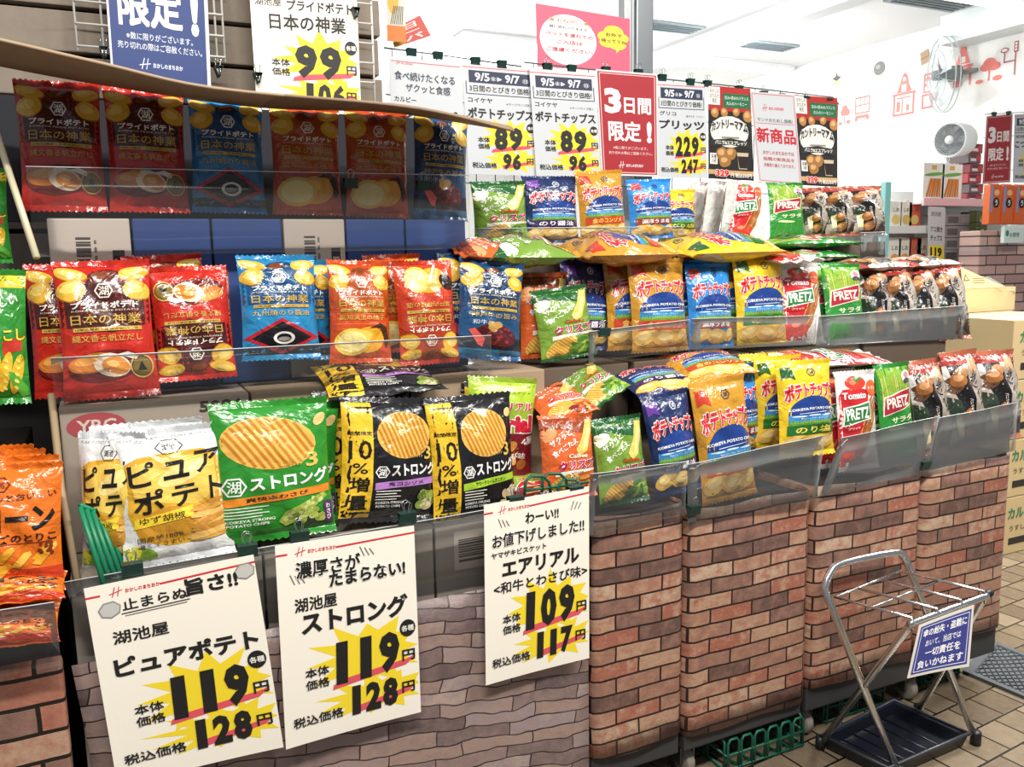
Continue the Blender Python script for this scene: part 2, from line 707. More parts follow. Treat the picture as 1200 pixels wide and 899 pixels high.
def make_bag(kind):
    D = DESIGN[kind]
    W, H, T = D['size']
    S = BagShape(W, H, T, D.get('seed', 1), D.get('lump', 0.004), D.get('crush', 0.0))
    base, back = film(D['base']), film(D.get('back', D['base']))
    mb = MB()
    w = NU + 1

    def P(u, vv, G, lift=0.0):
        # vv: body coordinate 0..1 between the two seals
        v = V0 + (V1 - V0) * vv
        x, z = S.xz(u, v)
        return (x, -S.depth(G, u, vv) - lift, z)
    vs = [P(i / NU, j / NV, S.front) for j in range(NV + 1) for i in range(NU + 1)]
    fs = [(j * w + i, j * w + i + 1, (j + 1) * w + i + 1, (j + 1) * w + i) for j in range(NV) for i in range(NU)]
    mb.add(vs, fs, base, True)
    vs = [P(i / NU, j / NV, S.back) for j in range(NV + 1) for i in range(NU + 1)]
    fs = [(j * w + i, (j + 1) * w + i, (j + 1) * w + i + 1, j * w + i + 1) for j in range(NV) for i in range(NU)]
    mb.add(vs, fs, back, True)
    art = D['art']
    for rank, (l, m, pts, fcs) in enumerate(sorted(art.items, key=lambda q: q[0])):
        # art v runs over the whole bag; keep what lies on the body
        pts, fcs = refine(pts, fcs, 0.011, W, H)
        ok = [f for f in fcs if all(-0.001 <= pts[k][0] <= 1.001 and V0 <= pts[k][1] <= V1 for k in f)]
        if not ok:
            continue
        used = sorted({k for f in ok for k in f})
        ix = {k: n for n, k in enumerate(used)}
        mb.add([P(pts[k][0], (pts[k][1] - V0) / (V1 - V0), S.front, 0.0003 * l + 1e-5 * rank) for k in used],
               [tuple(ix[k] for k in f) for f in ok], m, True)
    root = mb.build(D['name'])
    for nm, va, vb, top in (('top_seal', V1, 1.0, True), ('bottom_seal', 0.0, V0, False)):
        sb = MB()
        rows = 5
        n2 = 32
        col = film(D.get('seal', D['base']))
        g = []
        for side in (-1, 1):
            for r in range(rows + 1):
                for i in range(n2 + 1):
                    u = i / n2
                    v = va + (vb - va) * r / rows
                    x, z = S.xz(u, v)
                    if (top and r == rows) or (not top and r == 0):
                        z += 0.0016 * (1 if i % 2 else -1)
                    gy = S.depth(S.front, u, 1.0 if top else 0.0)
                    bend = D.get('bend', 0.004) * ((r / rows) if top else (1 - r / rows)) * math.sin(u * 4 + 1)
                    g.append((x, -gy + bend + side * 0.0007 + 0.0005 * (r % 2), z))
        K = (rows + 1) * (n2 + 1)
        ff = []
        for r in range(rows):
            for i in range(n2):
                a = r * (n2 + 1) + i
                ff.append((a, a + 1, a + n2 + 2, a + n2 + 1))
                ff.append((K + a, K + a + n2 + 1, K + a + n2 + 2, K + a + 1))
        sb.add(g, ff, col, True)
        sb.build(nm, root)
    return root


GROUP = {}


def bag(kind, quad, Y, label, lean=0.03, yaw=0.0, flip=False, ts=1.0, zoff=0.0, lift=None):
    """quad: pixels TL, TR, BR, BL of the printed face; Y: distance of the foot, lean / yaw: how far the top / right side lies further back"""
    D = DESIGN[kind]
    W, H, T = D['size']
    if kind not in PROTO:
        PROTO[kind] = o = make_bag(kind)
    else:
        o = dup(PROTO[kind])
    TL, TR, BR, BL = at(*quad[0], Y + lean), at(*quad[1], Y + lean + yaw), at(*quad[2], Y + yaw), at(*quad[3], Y)
    set_bag(o, D, TL, TR, BR, BL, flip, ts)
    tag(o, label, D['cat'], D['group'])
    return o


def set_bag(o, D, TL, TR, BR, BL, flip=False, ts=1.0):
    W, H, T = D['size']
    X = ((TR - TL) + (BR - BL)) / 2
    Z = ((TL - BL) + (TR - BR)) / 2
    w = X.length
    x = X.normalized()
    Z = Z - x * Z.dot(x)
    h = Z.length
    z = Z.normalized()
    y = z.cross(x)
    C = (TL + TR + BR + BL) / 4
    if flip:
        x, z = -x, -z
    o0 = C - z * (h / 2)
    a, b = w / W, h / H
    o.matrix_world = Matrix(((x.x * a, y.x * ts, z.x * b, o0.x), (x.y * a, y.y * ts, z.y * b, o0.y), (x.z * a, y.z * ts, z.z * b, o0.z), (0, 0, 0, 1)))


def behind(o, dx, dy, dz, label):
    c = dup(o)
    c.location = Vector(o.location) + Vector((dx, dy, dz))
    c['label'] = label
    return c


def design(key, name, size, base, art, cat, group, **k):
    DESIGN[key] = dict(name=name, size=size, base=base, art=art, cat=cat, group=group, **k)


CHIP, CHIP2, CHIPD = 'e3b23c', 'f0cf6a', 'b97a22'


def chips(a, spots, l=2, c=CHIP, c2=CHIP2):
    for i, (u, v, ru, rv, r) in enumerate(spots):
        a.ell(CHIPD, u + 0.006, v - 0.006, ru * 1.03, rv * 1.03, l, r, 16, wob=0.04)
        a.ell(c, u, v, ru, rv, l + 1, r, 16, wob=0.04)
        a.ell(c2, u - ru * 0.12, v + rv * 0.18, ru * 0.6, rv * 0.5, l + 2, r, 12, wob=0.06)


def pride(base, blob, deep, sub, pic, goldc='c9a44a', upper=None):
    a = Art(0.16, 0.235)
    if upper:
        a.rect(upper, 0.0, 0.62, 1, 0.955, 1)
    a.poly(blob, [(0.02, 0.52), (0.3, 0.5), (0.55, 0.47), (0.8, 0.5), (0.98, 0.53), (0.98, 0.72), (0.8, 0.8), (0.62, 0.9), (0.4, 0.92), (0.3, 0.82), (0.02, 0.72)], 1)
    a.ell(deep, 0.5, 0.88, 0.17, 0.05, 2, 0.2, wob=0.05)
    a.ell('7a3c1c', 0.48, 0.89, 0.1, 0.028, 3, 0.1)
    chips(a, [(0.17, 0.9, 0.17, 0.046, -0.2), (0.155, 0.785, 0.155, 0.074, 0.3), (0.82, 0.9, 0.16, 0.048, 0.1), (0.85, 0.775, 0.15, 0.07, -0.2)], 2)
    a.ell(blob, 0.5, 0.775, 0.13, 0.068, 5)
    a.hexlogo('f2ece0', 'f2ece0', 0.5, 0.775, 0.1, 6)
    a.text('f6f0e6', 'プライドポテト', 0.5, 0.672, 0.72, 0.05, 6, bold=0.035)
    a.text('d9cdb8', 'KOIKEYA PRIDE POTATO', 0.5, 0.632, 0.72, 0.013, 6, bold=0.01)
    a.text(goldc, '日本の神業', 0.5, 0.57, 0.76, 0.075, 6, bold=0.015)
    a.rect(goldc, 0.14, 0.485, 0.88, 0.513, 6)
    a.text('5a3a12', '10年の歴史・日本のおいしさ', 0.5, 0.499, 0.68, 0.017, 7, bold=0.01)
    a.text(goldc, sub, 0.5, 0.435, 0.76, 0.052, 6, bold=0.012)
    if pic == 'scallop':
        a.ell('6d1812', 0.45, 0.235, 0.4, 0.115, 2, 0.1)
        a.ell('c8762a', 0.3, 0.26, 0.24, 0.07, 3, 0.15, wob=0.03)
        a.ell('e39c48', 0.27, 0.28, 0.15, 0.035, 4, 0.15)
        a.ell('f0ddc0', 0.52, 0.24, 0.2, 0.085, 4, -0.2)
        a.ell('d98a35', 0.56, 0.235, 0.15, 0.062, 5, -0.2, wob=0.04)
        a.ell('f2b866', 0.53, 0.25, 0.07, 0.024, 6, -0.2)
        a.poly('f4efe6', [(0.56, 0.31), (0.7, 0.33), (0.82, 0.3), (0.78, 0.27), (0.64, 0.3)], 6)
        a.ring('cfae57', 0.84, 0.22, 0.13, 0.088, 0.14, 6)
        a.ell('7c6a2a', 0.84, 0.22, 0.1, 0.068, 5)
        a.poly('1d1710', [(0.79, 0.19), (0.89, 0.19), (0.84, 0.255)], 6)
    elif pic == 'diamond':
        a.poly('b3202c', [(0.0, 0.2), (0.5, 0.385), (1.0, 0.2), (0.5, 0.05)], 2)
        a.poly('17161d', [(0.1, 0.2), (0.5, 0.35), (0.9, 0.2), (0.5, 0.085)], 3)
        a.ring('e9e5e0', 0.52, 0.2, 0.14, 0.058, 0.3, 4)
        a.ell('8f8a86', 0.52, 0.19, 0.08, 0.02, 5)
        a.rect('1a2029', 0, 0.05, 1, 0.12, 1)
    elif pic == 'yuzu':
        for k in range(5):
            a.rect('e2812a', 0.04, 0.32 + k * 0.05, 0.96, 0.325 + k * 0.05, 1)
        a.ell('e7c14f', 0.33, 0.2, 0.28, 0.13, 3)
        a.ell('f3df93', 0.33, 0.2, 0.23, 0.1, 4)
        a.ell('e8a62a', 0.6, 0.22, 0.27, 0.125, 2, 0.1)
        a.ell('f2c353', 0.55, 0.26, 0.12, 0.05, 3)
        a.poly('3a2713', [(0.6, 0.33), (0.8, 0.34), (0.86, 0.24), (0.9, 0.14), (0.96, 0.2), (0.92, 0.34), (0.8, 0.38)], 4)
    elif pic == 'lemon':
        a.rect('c2401e', 0, 0.05, 1, 0.36, 1)
        a.ell('f0a330', 0.42, 0.2, 0.26, 0.12, 3, 0.3)
        a.ell('f7c14d', 0.66, 0.19, 0.2, 0.13, 4)
        a.ell('f6dc7a', 0.66, 0.19, 0.16, 0.1, 5)
        a.ell('231516', 0.14, 0.22, 0.15, 0.07, 4, -0.5)
        a.poly('f2e7dc', [(0.3, 0.05), (0.34, 0.05), (0.48, 0.22), (0.44, 0.22)], 6)
    else:
        a.rect('161b2c', 0, 0.08, 1, 0.22, 1)
        a.rect('2b6c94', 0, 0.046, 1, 0.1, 2)
        a.ell('541a1e', 0.55, 0.24, 0.34, 0.11, 3, -0.1, wob=0.04)
        R = random.Random(4)
        for k in range(26):
            u, v = R.uniform(-1, 1), R.uniform(-1, 1)
            if u * u + v * v < 0.85:
                a.ell('8d3434', 0.55 + 0.31 * u, 0.24 + 0.1 * v, 0.028, 0.014, 4, 0.3, 8)
        a.poly('d8584f', [(0.12, 0.28), (0.2, 0.3), (0.38, 0.2), (0.36, 0.12), (0.28, 0.14)], 5)
        a.ell('b28a4a', 0.5, 0.33, 0.13, 0.05, 5, 0.2, wob=0.2)
        a.text('d9dde2', '和牛', 0.26, 0.36, 0.2, 0.045, 6, bold=0.0)
    return a


PR = dict(size=(0.16, 0.235, 0.05), cat='snack bag', group='potato chip bags on the dark shelf unit')
design('red', 'potato_chip_bag', base='c02a1e', art=pride('c02a1e', '4a1a18', '611d18', '縄文香る帆立だし', 'scallop'), seed=3, **PR)
design('blue', 'potato_chip_bag', base='2580b4', art=pride('2580b4', '174f80', '123a5e', '九州焼のり醤油', 'diamond'), seed=5, **PR)
design('orange', 'potato_chip_bag', base='c2491d', art=pride('c2491d', 'b5521f', '9c3e17', '高知実生の柚子', 'yuzu'), seed=8, **PR)
design('lemon', 'potato_chip_bag', base='b9341c', art=pride('b9341c', 'a83a1c', '9c3e17', '瀬戸内檸檬の塩', 'lemon'), seed=9, **PR)
design('navy', 'potato_chip_bag', base='1d4c78', art=pride('1d4c78', '16395e', '102c4a', '神戸牛の旨み', 'beef'), seed=12, **PR)

# --- thick-cut chips, green and black
def strong(base, band, bandtxt, tcol, stripe, root):
    a = Art(0.165, 0.215)
    x0, x1 = (0.30, 1.0) if stripe else (0.0, 1.0)
    mx = (x0 + x1) / 2
    w = x1 - x0
    if stripe:
        a.rect('e9bd2c', 0.0, 0.045, 0.29, 0.955, 1)
        a.text('1a1713', '期間限定', 0.162, 0.715, 0.24, 0.032, 3, bold=0.03)
        a.text('1a1713', '10', 0.162, 0.585, 0.22, 0.15, 3, bold=0.012)
        a.text('1a1713', '%', 0.162, 0.44, 0.15, 0.085, 3, bold=0.01)
        a.text('1a1713', '増', 0.162, 0.315, 0.19, 0.115, 3, bold=0.03)
        a.text('1a1713', '量', 0.162, 0.17, 0.19, 0.115, 3, bold=0.03)
    a.ridged('e8b455', 'bf7d27', mx - 0.04 * w, 0.70, 0.42 * w, 0.185, 2, -0.12, 11, 0.45)
    a.ell('f3d283', mx - 0.14 * w, 0.76, 0.16 * w, 0.05, 2, -0.2)
    a.ell('e9c27d', mx + 0.42 * w, 0.84, 0.07 * w, 0.035, 4, 0.8)
    a.text('d6b95a', '3', mx + 0.33 * w, 0.56, 0.12 * w, 0.105, 5, bold=0.02)
    a.text('d6b95a', '味付け', mx + 0.14 * w, 0.535, 0.2 * w, 0.02, 5, bold=0.01)
    a.hexlogo('f3f3ef', 'f3f3ef', x0 + 0.13 * w, 0.41, 0.11 * w, 4)
    a.text('f7f7f3', 'ストロング', mx + 0.12 * w, 0.43, 0.72 * w, 0.105, 4, bold=0.035, rot=0.03)
    a.poly(band, [(x0 + 0.02 * w, 0.27), (x1 - 0.02, 0.31), (x1 - 0.02, 0.365), (x0 + 0.02 * w, 0.325)], 4)
    a.text(tcol, bandtxt, mx, 0.318, 0.55 * w, 0.032, 5, bold=0.03, rot=0.04)
    for k in range(4):
        a.rect('e8e6da', x0 + 0.04 * w, 0.255 - k * 0.022, x0 + (0.42 - 0.06 * (k % 2)) * w, 0.262 - k * 0.022, 4)
    a.text('f0efe6', 'KOIKEYA STRONG', x0 + 0.26 * w, 0.165, 0.42 * w, 0.02, 4, bold=0.02)
    a.text('f0efe6', 'POTATO CHIPS', x0 + 0.24 * w, 0.135, 0.36 * w, 0.02, 4, bold=0.02)
    R = random.Random(len(bandtxt))
    if root == 'wasabi':
        a.poly('9db04a', [(0.5, 0.13), (0.56, 0.2), (0.92, 0.31), (0.95, 0.28), (0.66, 0.12), (0.56, 0.09)], 5)
        for k in range(22):
            a.ell(R.choice(['b8c65e', '83993c', 'cdd58a']), 0.55 + 0.016 * k + R.uniform(-.02, .02), 0.14 + 0.0068 * k + R.uniform(-.02, .02), 0.022, 0.014, 6, R.uniform(0, 3), 7)
        a.ell('2c3f2a', 0.8, 0.12, 0.17, 0.05, 5)
        for k in range(18):
            a.ell(R.choice(['b8c65e', '9cae4a', 'd5dd98']), 0.8 + R.uniform(-.1, .1), 0.15 + R.uniform(-.05, .04), 0.034, 0.022, 7, R.uniform(0, 3), 7)
        a.rect('59285e', 0.91, 0.08, 0.985, 0.24, 7)
        a.text('f4e9f4', 'わ\nさ\nび', 0.948, 0.16, 0.045, 0.12, 8, bold=0.02)
    else:
        for k in range(12):
            a.ell(R.choice(['8aa24c', '64782f', 'cdbb9a']) if root == 'plum' else R.choice(['e8dfc8', 'd3c3a0', 'b9a27c']),
                  0.88 + R.uniform(-.08, .06), 0.17 + R.uniform(-.06, .06), 0.05, 0.035, 6, R.uniform(0, 3), 9)
    return a


ST = dict(size=(0.165, 0.215, 0.055), cat='snack bag', lump=0.005)
design('wasabi', 'ridged_chip_bag', base='2c8a2b', art=strong('2c8a2b', 'e88a2a', '爽快本わさび', '2a1a10', False, 'wasabi'), seed=21, group='ridged chip bags on the lowest tier', **ST)
design('plum', 'ridged_chip_bag', base='17171b', art=strong('17171b', 'b07cc0', '鬼コンソメ', '3a1745', True, 'plum'), seed=22, group='ridged chip bags on the lowest tier', seal='2a2a2e', **ST)
design('lime', 'ridged_chip_bag', base='151518', art=strong('151518', 'a9cf3a', 'サワークリームオニオン', '2a3a10', True, 'garlic'), seed=23, group='ridged chip bags on the lowest tier', seal='2a2a2e', **ST)


def pure():
    a = Art(0.18, 0.215)
    a.text('9aa0a4', 'PURE POTATO   PURE POTATO', 0.5, 0.93, 0.9, 0.018, 2, bold=0.01)
    a.ring('23211f', 0.5, 0.86, 0.13, 0.06, 0.1, 3, 6)
    a.text('23211f', '湖池', 0.5, 0.86, 0.13, 0.045, 3, bold=0.02)
    a.poly('dda92e', [(0.05, 0.75), (0.2, 0.8), (0.5, 0.82), (0.8, 0.82), (0.97, 0.76), (0.98, 0.4), (0.9, 0.2), (0.7, 0.14), (0.4, 0.14), (0.16, 0.2), (0.06, 0.4)], 1)
    a.poly('ecc65a', [(0.1, 0.74), (0.5, 0.8), (0.9, 0.76), (0.92, 0.5), (0.7, 0.42), (0.4, 0.46), (0.14, 0.5)], 2)
    a.ell('f5dd8c', 0.6, 0.66, 0.25, 0.07, 3, 0.3)
    a.ell('c98f2a', 0.42, 0.3, 0.3, 0.13, 2, 0.1)
    for t, u, v, w, h in (('ピ', 0.22, 0.68, 0.24, 0.17), ('ュ', 0.54, 0.69, 0.24, 0.13), ('ア', 0.84, 0.73, 0.24, 0.16),
                          ('ポ', 0.26, 0.48, 0.28, 0.17), ('テ', 0.6, 0.5, 0.25, 0.15), ('ト', 0.9, 0.53, 0.13, 0.17)):
        a.text('1b1916', t, u, v, w, h, 6, bold=0.02, rot=0.06, shear=0.1)
    a.poly('f3d13a', [(0.1, 0.29), (0.66, 0.34), (0.66, 0.42), (0.12, 0.36)], 5)
    a.text('33270e', 'ゆず胡椒', 0.37, 0.352, 0.42, 0.052, 6, bold=0.01, rot=0.05)
    a.text('3a2f1c', '国産芋100%', 0.34, 0.215, 0.42, 0.04, 6, bold=0.01, rot=0.05)
    a.text('3a2f1c', '濃くてうまい', 0.34, 0.165, 0.42, 0.032, 6, bold=0.01, rot=0.05)
    R = random.Random(3)
    for k in range(11):
        a.ell(R.choice(['d9a04a', 'c58a38', 'e6b867']), 0.8 + R.uniform(-.03, .05), 0.17 + k * 0.024, 0.22 - 0.006 * k, 0.022, 5 + k % 2, R.uniform(0.05, 0.3), 14)
    a.ell('7fa03a', 0.14, 0.08, 0.16, 0.07, 3)
    a.ell('d4cf45', 0.05, 0.1, 0.12, 0.06, 4, 0.4)
    return a


design('pure', 'thin_chip_bag', size=(0.18, 0.215, 0.05), base='e4e4e2', back='c9ccd0', seal='c4c8cc', art=pure(), seed=31, lump=0.006, cat='snack bag', group='white thin chip bags on the lowest tier')


def crisp(base, dark, txt2):
    a = Art(0.15, 0.215)
    a.poly(dark, [(0.0, 0.8), (0.3, 0.83), (0.6, 0.78), (1, 0.74), (1, 0.955), (0, 0.955)], 1)
    a.ell('f4f1df' if base != 'd8622b' else 'e9a06a', 0.05, 0.75, 0.22, 0.07, 2, 0.4)
    a.poly('e9c766', [(0.62, 0.5), (0.78, 0.56), (0.93, 0.76), (0.97, 0.92), (0.84, 0.93), (0.74, 0.76), (0.56, 0.58)], 3)
    a.poly('f4df9c', [(0.68, 0.56), (0.78, 0.62), (0.9, 0.8), (0.9, 0.9), (0.82, 0.78), (0.7, 0.62)], 4)
    a.text('fbfbf4', 'ザクッと', 0.3, 0.72, 0.44, 0.075, 5, rot=0.5, bold=0.02)
    a.text('fbfbf4', '食べごたえ', 0.36, 0.61, 0.52, 0.075, 5, rot=0.5, bold=0.02)
    a.text('c2471e' if base != 'd8622b' else 'fff3df', 'Calbee', 0.6, 0.505, 0.36, 0.05, 5, bold=0.03)
    a.text('c2185b', 'クリスプ', 0.58, 0.4, 0.74, 0.115, 5, bold=0.04, rot=0.05, out='fdfdfb', ob=0.085)
    a.poly('f1efe0', [(0.18, 0.27), (1, 0.32), (1, 0.345), (0.18, 0.325)], 3)
    a.text('6b6a4a', txt2, 0.6, 0.312, 0.2, 0.02, 5, bold=0.02)
    a.ridged('e6bd5c', 'c28f33', 0.34, 0.17, 0.3, 0.11, 3, 0.5, 10, 0.2)
    R = random.Random(7)
    for k in range(16):
        a.ell(R.choice(['5f8f2f', '9dbb4e', '3f6f22'] if base != 'd8622b' else ['7a2a16', 'c8502a', 'e8a050']), 0.76 + R.uniform(-.2, .2), 0.16 + R.uniform(-.1, .09), 0.12, 0.03, 4 + k % 3, R.uniform(0, 3), 8)
    return a


CRK = dict(size=(0.15, 0.215, 0.05), cat='snack bag', group='crisp snack bags around the brick units')
design('crispg', 'crisp_snack_bag', seal='1f5a2f', base='769a38', art=crisp('769a38', '1f5a2f', 'うすしお味'), seed=41, **CRK)
design('crispo', 'crisp_snack_bag', base='d8622b', art=crisp('d8622b', '8a3a1c', 'コンソメ味'), seed=42, **CRK)


def koike(base, band, bandc, flavor, ribbon):
    a = Art(0.16, 0.235)
    a.poly(ribbon, [(0.05, 0.93), (0.24, 0.93), (0.26, 0.8), (0.16, 0.83), (0.05, 0.8)], 3)
    a.ring('2a3550' if base != '20305e' else 'd9dfe8', 0.56, 0.87, 0.075, 0.045, 0.22, 3, 6)
    a.text('2a3550' if base != '20305e' else 'd9dfe8', '湖', 0.56, 0.87, 0.07, 0.04, 3, bold=0.02)
    a.ell('1f3f8a', 0.52, 0.43, 0.43, 0.2, 1, 0, 24, 0, math.pi)
    a.rect('3f8fd0', 0.09, 0.37, 0.95, 0.435, 2)
    for k in range(3):
        a.ell('d9ecf7', 0.25 + 0.27 * k, 0.425 + 0.006 * (k % 2), 0.12, 0.008, 3)
    a.text('e8f2fa', '素材としての、おいしさ', 0.52, 0.4, 0.5, 0.016, 4, bold=0.01)
    a.text('f7f9fc', 'KOIKEYA POTATO CHIPS', 0.52, 0.487, 0.86, 0.026, 4, bold=0.03, arc=0.012)
    a.line('d9ecf7', (0.25, 0.452), (0.78, 0.46), 0.008, 4)
    R = random.Random(2)
    a.rect('5f9a3a', 0.09, 0.335, 0.95, 0.37, 3)
    for k in range(22):
        u = 0.1 + 0.038 * k
        a.poly('8cba4a', [(u, 0.35), (u + 0.03, 0.35), (u + 0.02 + R.uniform(-.02, .02), 0.395)], 4)
    a.text('d42a3a', 'ポテトチップス', 0.52, 0.645, 0.93, 0.165, 5, bold=0.05, arc=0.055, out='fdf7f2', ob=0.095, fan=0.3)
    a.rect(band, 0.07, 0.235, 0.97, 0.335, 4)
    a.text(bandc, flavor, 0.52, 0.285, 0.66, 0.07, 5, bold=0.03)
    chips(a, [(0.2, 0.16, 0.2, 0.075, 0.3), (0.55, 0.14, 0.24, 0.085, -0.1), (0.86, 0.16, 0.16, 0.07, 0.5)], 2, 'e5b95a', 'f2d68e')
    return a


KO = dict(size=(0.16, 0.235, 0.055), cat='snack bag', group='seaside-print potato chip bags on the brick units')
design('kgold', 'flavoured_chip_bag', base='c8912e', art=koike('c8912e', 'c4421f', 'f6d76a', '金のコンソメ', 'c43a24'), seed=51, **KO)
design('knavy', 'flavoured_chip_bag', base='20305e', art=koike('20305e', '3d2a5c', 'f4f2f6', 'のり醤油', '6a3a9a'), seed=52, **KO)
design('kblue', 'flavoured_chip_bag', base='2a86d6', art=koike('2a86d6', '8a3a34', 'f4f2f6', '濃厚うま塩', 'c43a3a'), seed=53, **KO)
design('kyellow', 'flavoured_chip_bag', base='e8c425', art=koike('e8c425', '1f6a2c', 'f6e05a', 'のり塩', '1f5a2c'), seed=54, **KO)


def pretz(tomato):
    a = Art(0.125, 0.235)
    R = random.Random(6)
    if tomato:
        a.poly('c9272e', [(0.0, 0.05), (0.0, 0.5), (0.08, 0.68), (0.2, 0.78), (0.5, 0.8), (0.66, 0.7), (0.62, 0.5), (0.66, 0.3), (0.5, 0.2), (0.56, 0.05)], 1)
        a.poly('c9272e', [(0.04, 0.62), (0.74, 0.66), (0.74, 0.8), (0.5, 0.83), (0.12, 0.82), (0.04, 0.76)], 1)
        a.ell('d8402e', 0.45, 0.88, 0.26, 0.07, 2)
        a.ell('ee8a6a', 0.38, 0.885, 0.09, 0.025, 3)
        a.poly('4f8a34', [(0.36, 0.92), (0.5, 0.94), (0.64, 0.92), (0.52, 0.9), (0.5, 0.87), (0.47, 0.9)], 4)
        for k in range(13):
            u = 0.66 + R.uniform(-.12, .2)
            a.line(R.choice(['b5763a', 'd39a56', '9a5c2a']), (u - 0.22, 0.2 + R.uniform(-.05, .05)), (u + 0.2 + R.uniform(-.04, .06), 0.7 + R.uniform(-.05, .1)), 0.028, 2 + k % 3)
        a.text('fbf6f0', 'Tomato', 0.38, 0.755, 0.58, 0.07, 6, bold=0.03)
        a.ell('e4632e', 0.84, 0.82, 0.15, 0.08, 5)
        a.text('fdf3e6', 'トマト', 0.84, 0.82, 0.2, 0.036, 6, bold=0.03)
        a.poly('fbfaf4', [(0.05, 0.45), (0.74, 0.51), (0.76, 0.69), (0.09, 0.64)], 6)
        a.poly('2a7a3c', [(0.08, 0.465), (0.72, 0.52), (0.735, 0.675), (0.115, 0.628)], 7)
        a.text('fbfaf4', 'PRETZ', 0.41, 0.573, 0.56, 0.115, 8, bold=0.03, rot=0.04)
        a.ell('b01f2a', 0.3, 0.43, 0.24, 0.03, 5, 0.1)
        a.text('fbe9da', 'プリッツ', 0.3, 0.43, 0.3, 0.022, 6, bold=0.02, rot=0.05)
        a.ell('d63a2c', 0.3, 0.2, 0.28, 0.1, 3)
        a.ell('ef8d70', 0.24, 0.235, 0.1, 0.03, 4)
    else:
        a.rect('86b23c', 0.05, 0.62, 0.95, 0.955, 1)
        for k in range(15):
            u = 0.08 + 0.06 * k
            a.line(R.choice(['b6bb4e', '9aa83a', 'd3cc74']), (u, 0.5), (u + R.uniform(-.06, .06), 0.86 + R.uniform(-.04, .04)), 0.022, 2)
        a.poly('f3ead8', [(0.06, 0.44), (0.86, 0.53), (0.88, 0.73), (0.1, 0.65)], 4)
        a.poly('b02a3c', [(0.09, 0.455), (0.84, 0.54), (0.855, 0.715), (0.125, 0.638)], 5)
        a.text('f3ead8', 'PRETZ', 0.475, 0.587, 0.66, 0.115, 7, bold=0.03, rot=0.06)
        a.text('eef2d0', 'サラダ', 0.55, 0.4, 0.6, 0.07, 6, bold=0.03, rot=0.06)
        a.ell('e9e4da', 0.83, 0.84, 0.16, 0.075, 4)
        a.ell('3c4440', 0.83, 0.8, 0.13, 0.03, 5)
        a.ell('c98a96', 0.83, 0.86, 0.09, 0.035, 5)
        for k in range(5):
            a.line('5f8f34', (0.1 + 0.2 * k, 0.06), (0.2 + 0.18 * k, 0.32), 0.025, 2)
        a.ell('d8e0a8', 0.4, 0.3, 0.25, 0.02, 3)
    return a


PZ = dict(size=(0.125, 0.235, 0.032), cat='snack bag', lump=0.003, group='stick biscuit pouches on the brick units')
design('ptom', 'stick_biscuit_pouch', base='ece8e4', back='d8dcda', art=pretz(True), seed=61, **PZ)
design('psal', 'stick_biscuit_pouch', base='2b8a34', art=pretz(False), seed=62, **PZ)


def maam():
    a = Art(0.15, 0.235)
    a.rect('a3322a', 0, 0.86, 1, 0.955, 1)
    a.ell('c9a27a', 0.66, 0.84, 0.2, 0.07, 2, 0.3)
    a.poly('f1eeea', [(0.0, 0.86), (0.5, 0.86), (0.2, 0.6), (0.0, 0.56)], 1)
    a.poly('8a7d72', [(0.55, 0.3), (1.0, 0.2), (1.0, 0.05), (0.3, 0.05)], 1)
    a.poly('1c1a1c', [(0.06, 0.86), (0.4, 0.86), (0.5, 0.5), (0.64, 0.06), (0.3, 0.06), (0.22, 0.4), (0.1, 0.62)], 2)
    a.poly('3b3029', [(0.78, 0.86), (0.98, 0.86), (0.98, 0.62), (0.86, 0.7)], 2)
    a.poly('56473c', [(0.64, 0.06), (0.98, 0.06), (0.98, 0.3), (0.74, 0.22)], 2)
    a.ell('6b4a38', 0.12, 0.66, 0.14, 0.09, 3, 0.4)
    a.ell('b98a5e', 0.3, 0.78, 0.14, 0.06, 3, 0.2)
    a.poly('7a5c48', [(0.55, 0.8), (0.72, 0.82), (0.6, 0.66), (0.48, 0.62)], 2)
    a.poly('2f3f30', [(0.0, 0.55), (0.2, 0.5), (0.24, 0.2), (0.0, 0.22)], 3)
    a.poly('e9dfae', [(0.1, 0.36), (0.26, 0.38), (0.28, 0.14), (0.12, 0.12)], 4)
    chips(a, [(0.2, 0.72, 0.15, 0.07, 0.2), (0.34, 0.34, 0.14, 0.075, 0.5), (0.42, 0.16, 0.15, 0.07, 0.1)], 4, 'a86a3c', 'd09a66')
    a.text('f2efe9', 'バニラ&エスプレッソ', 0.46, 0.36, 0.5, 0.04, 7, rot=-1.3, bold=0.03)
    a.text('1c1a1c', 'カントリー', 0.68, 0.56, 0.66, 0.13, 6, rot=-1.15, bold=0.045, out='fbfaf7', ob=0.075)
    a.text('1c1a1c', 'マアム', 0.86, 0.3, 0.4, 0.11, 6, rot=-1.15, bold=0.045, out='fbfaf7', ob=0.075)
    a.ell('3a2a22', 0.82, 0.12, 0.12, 0.08, 3)
    return a


design('maam', 'cookie_bag', size=(0.15, 0.235, 0.07), base='b5a99e', back='b9a68e', seal='b5654a', art=maam(), seed=71, lump=0.009, crush=1.2, cat='snack bag', group='black and white cookie bags at the far end')


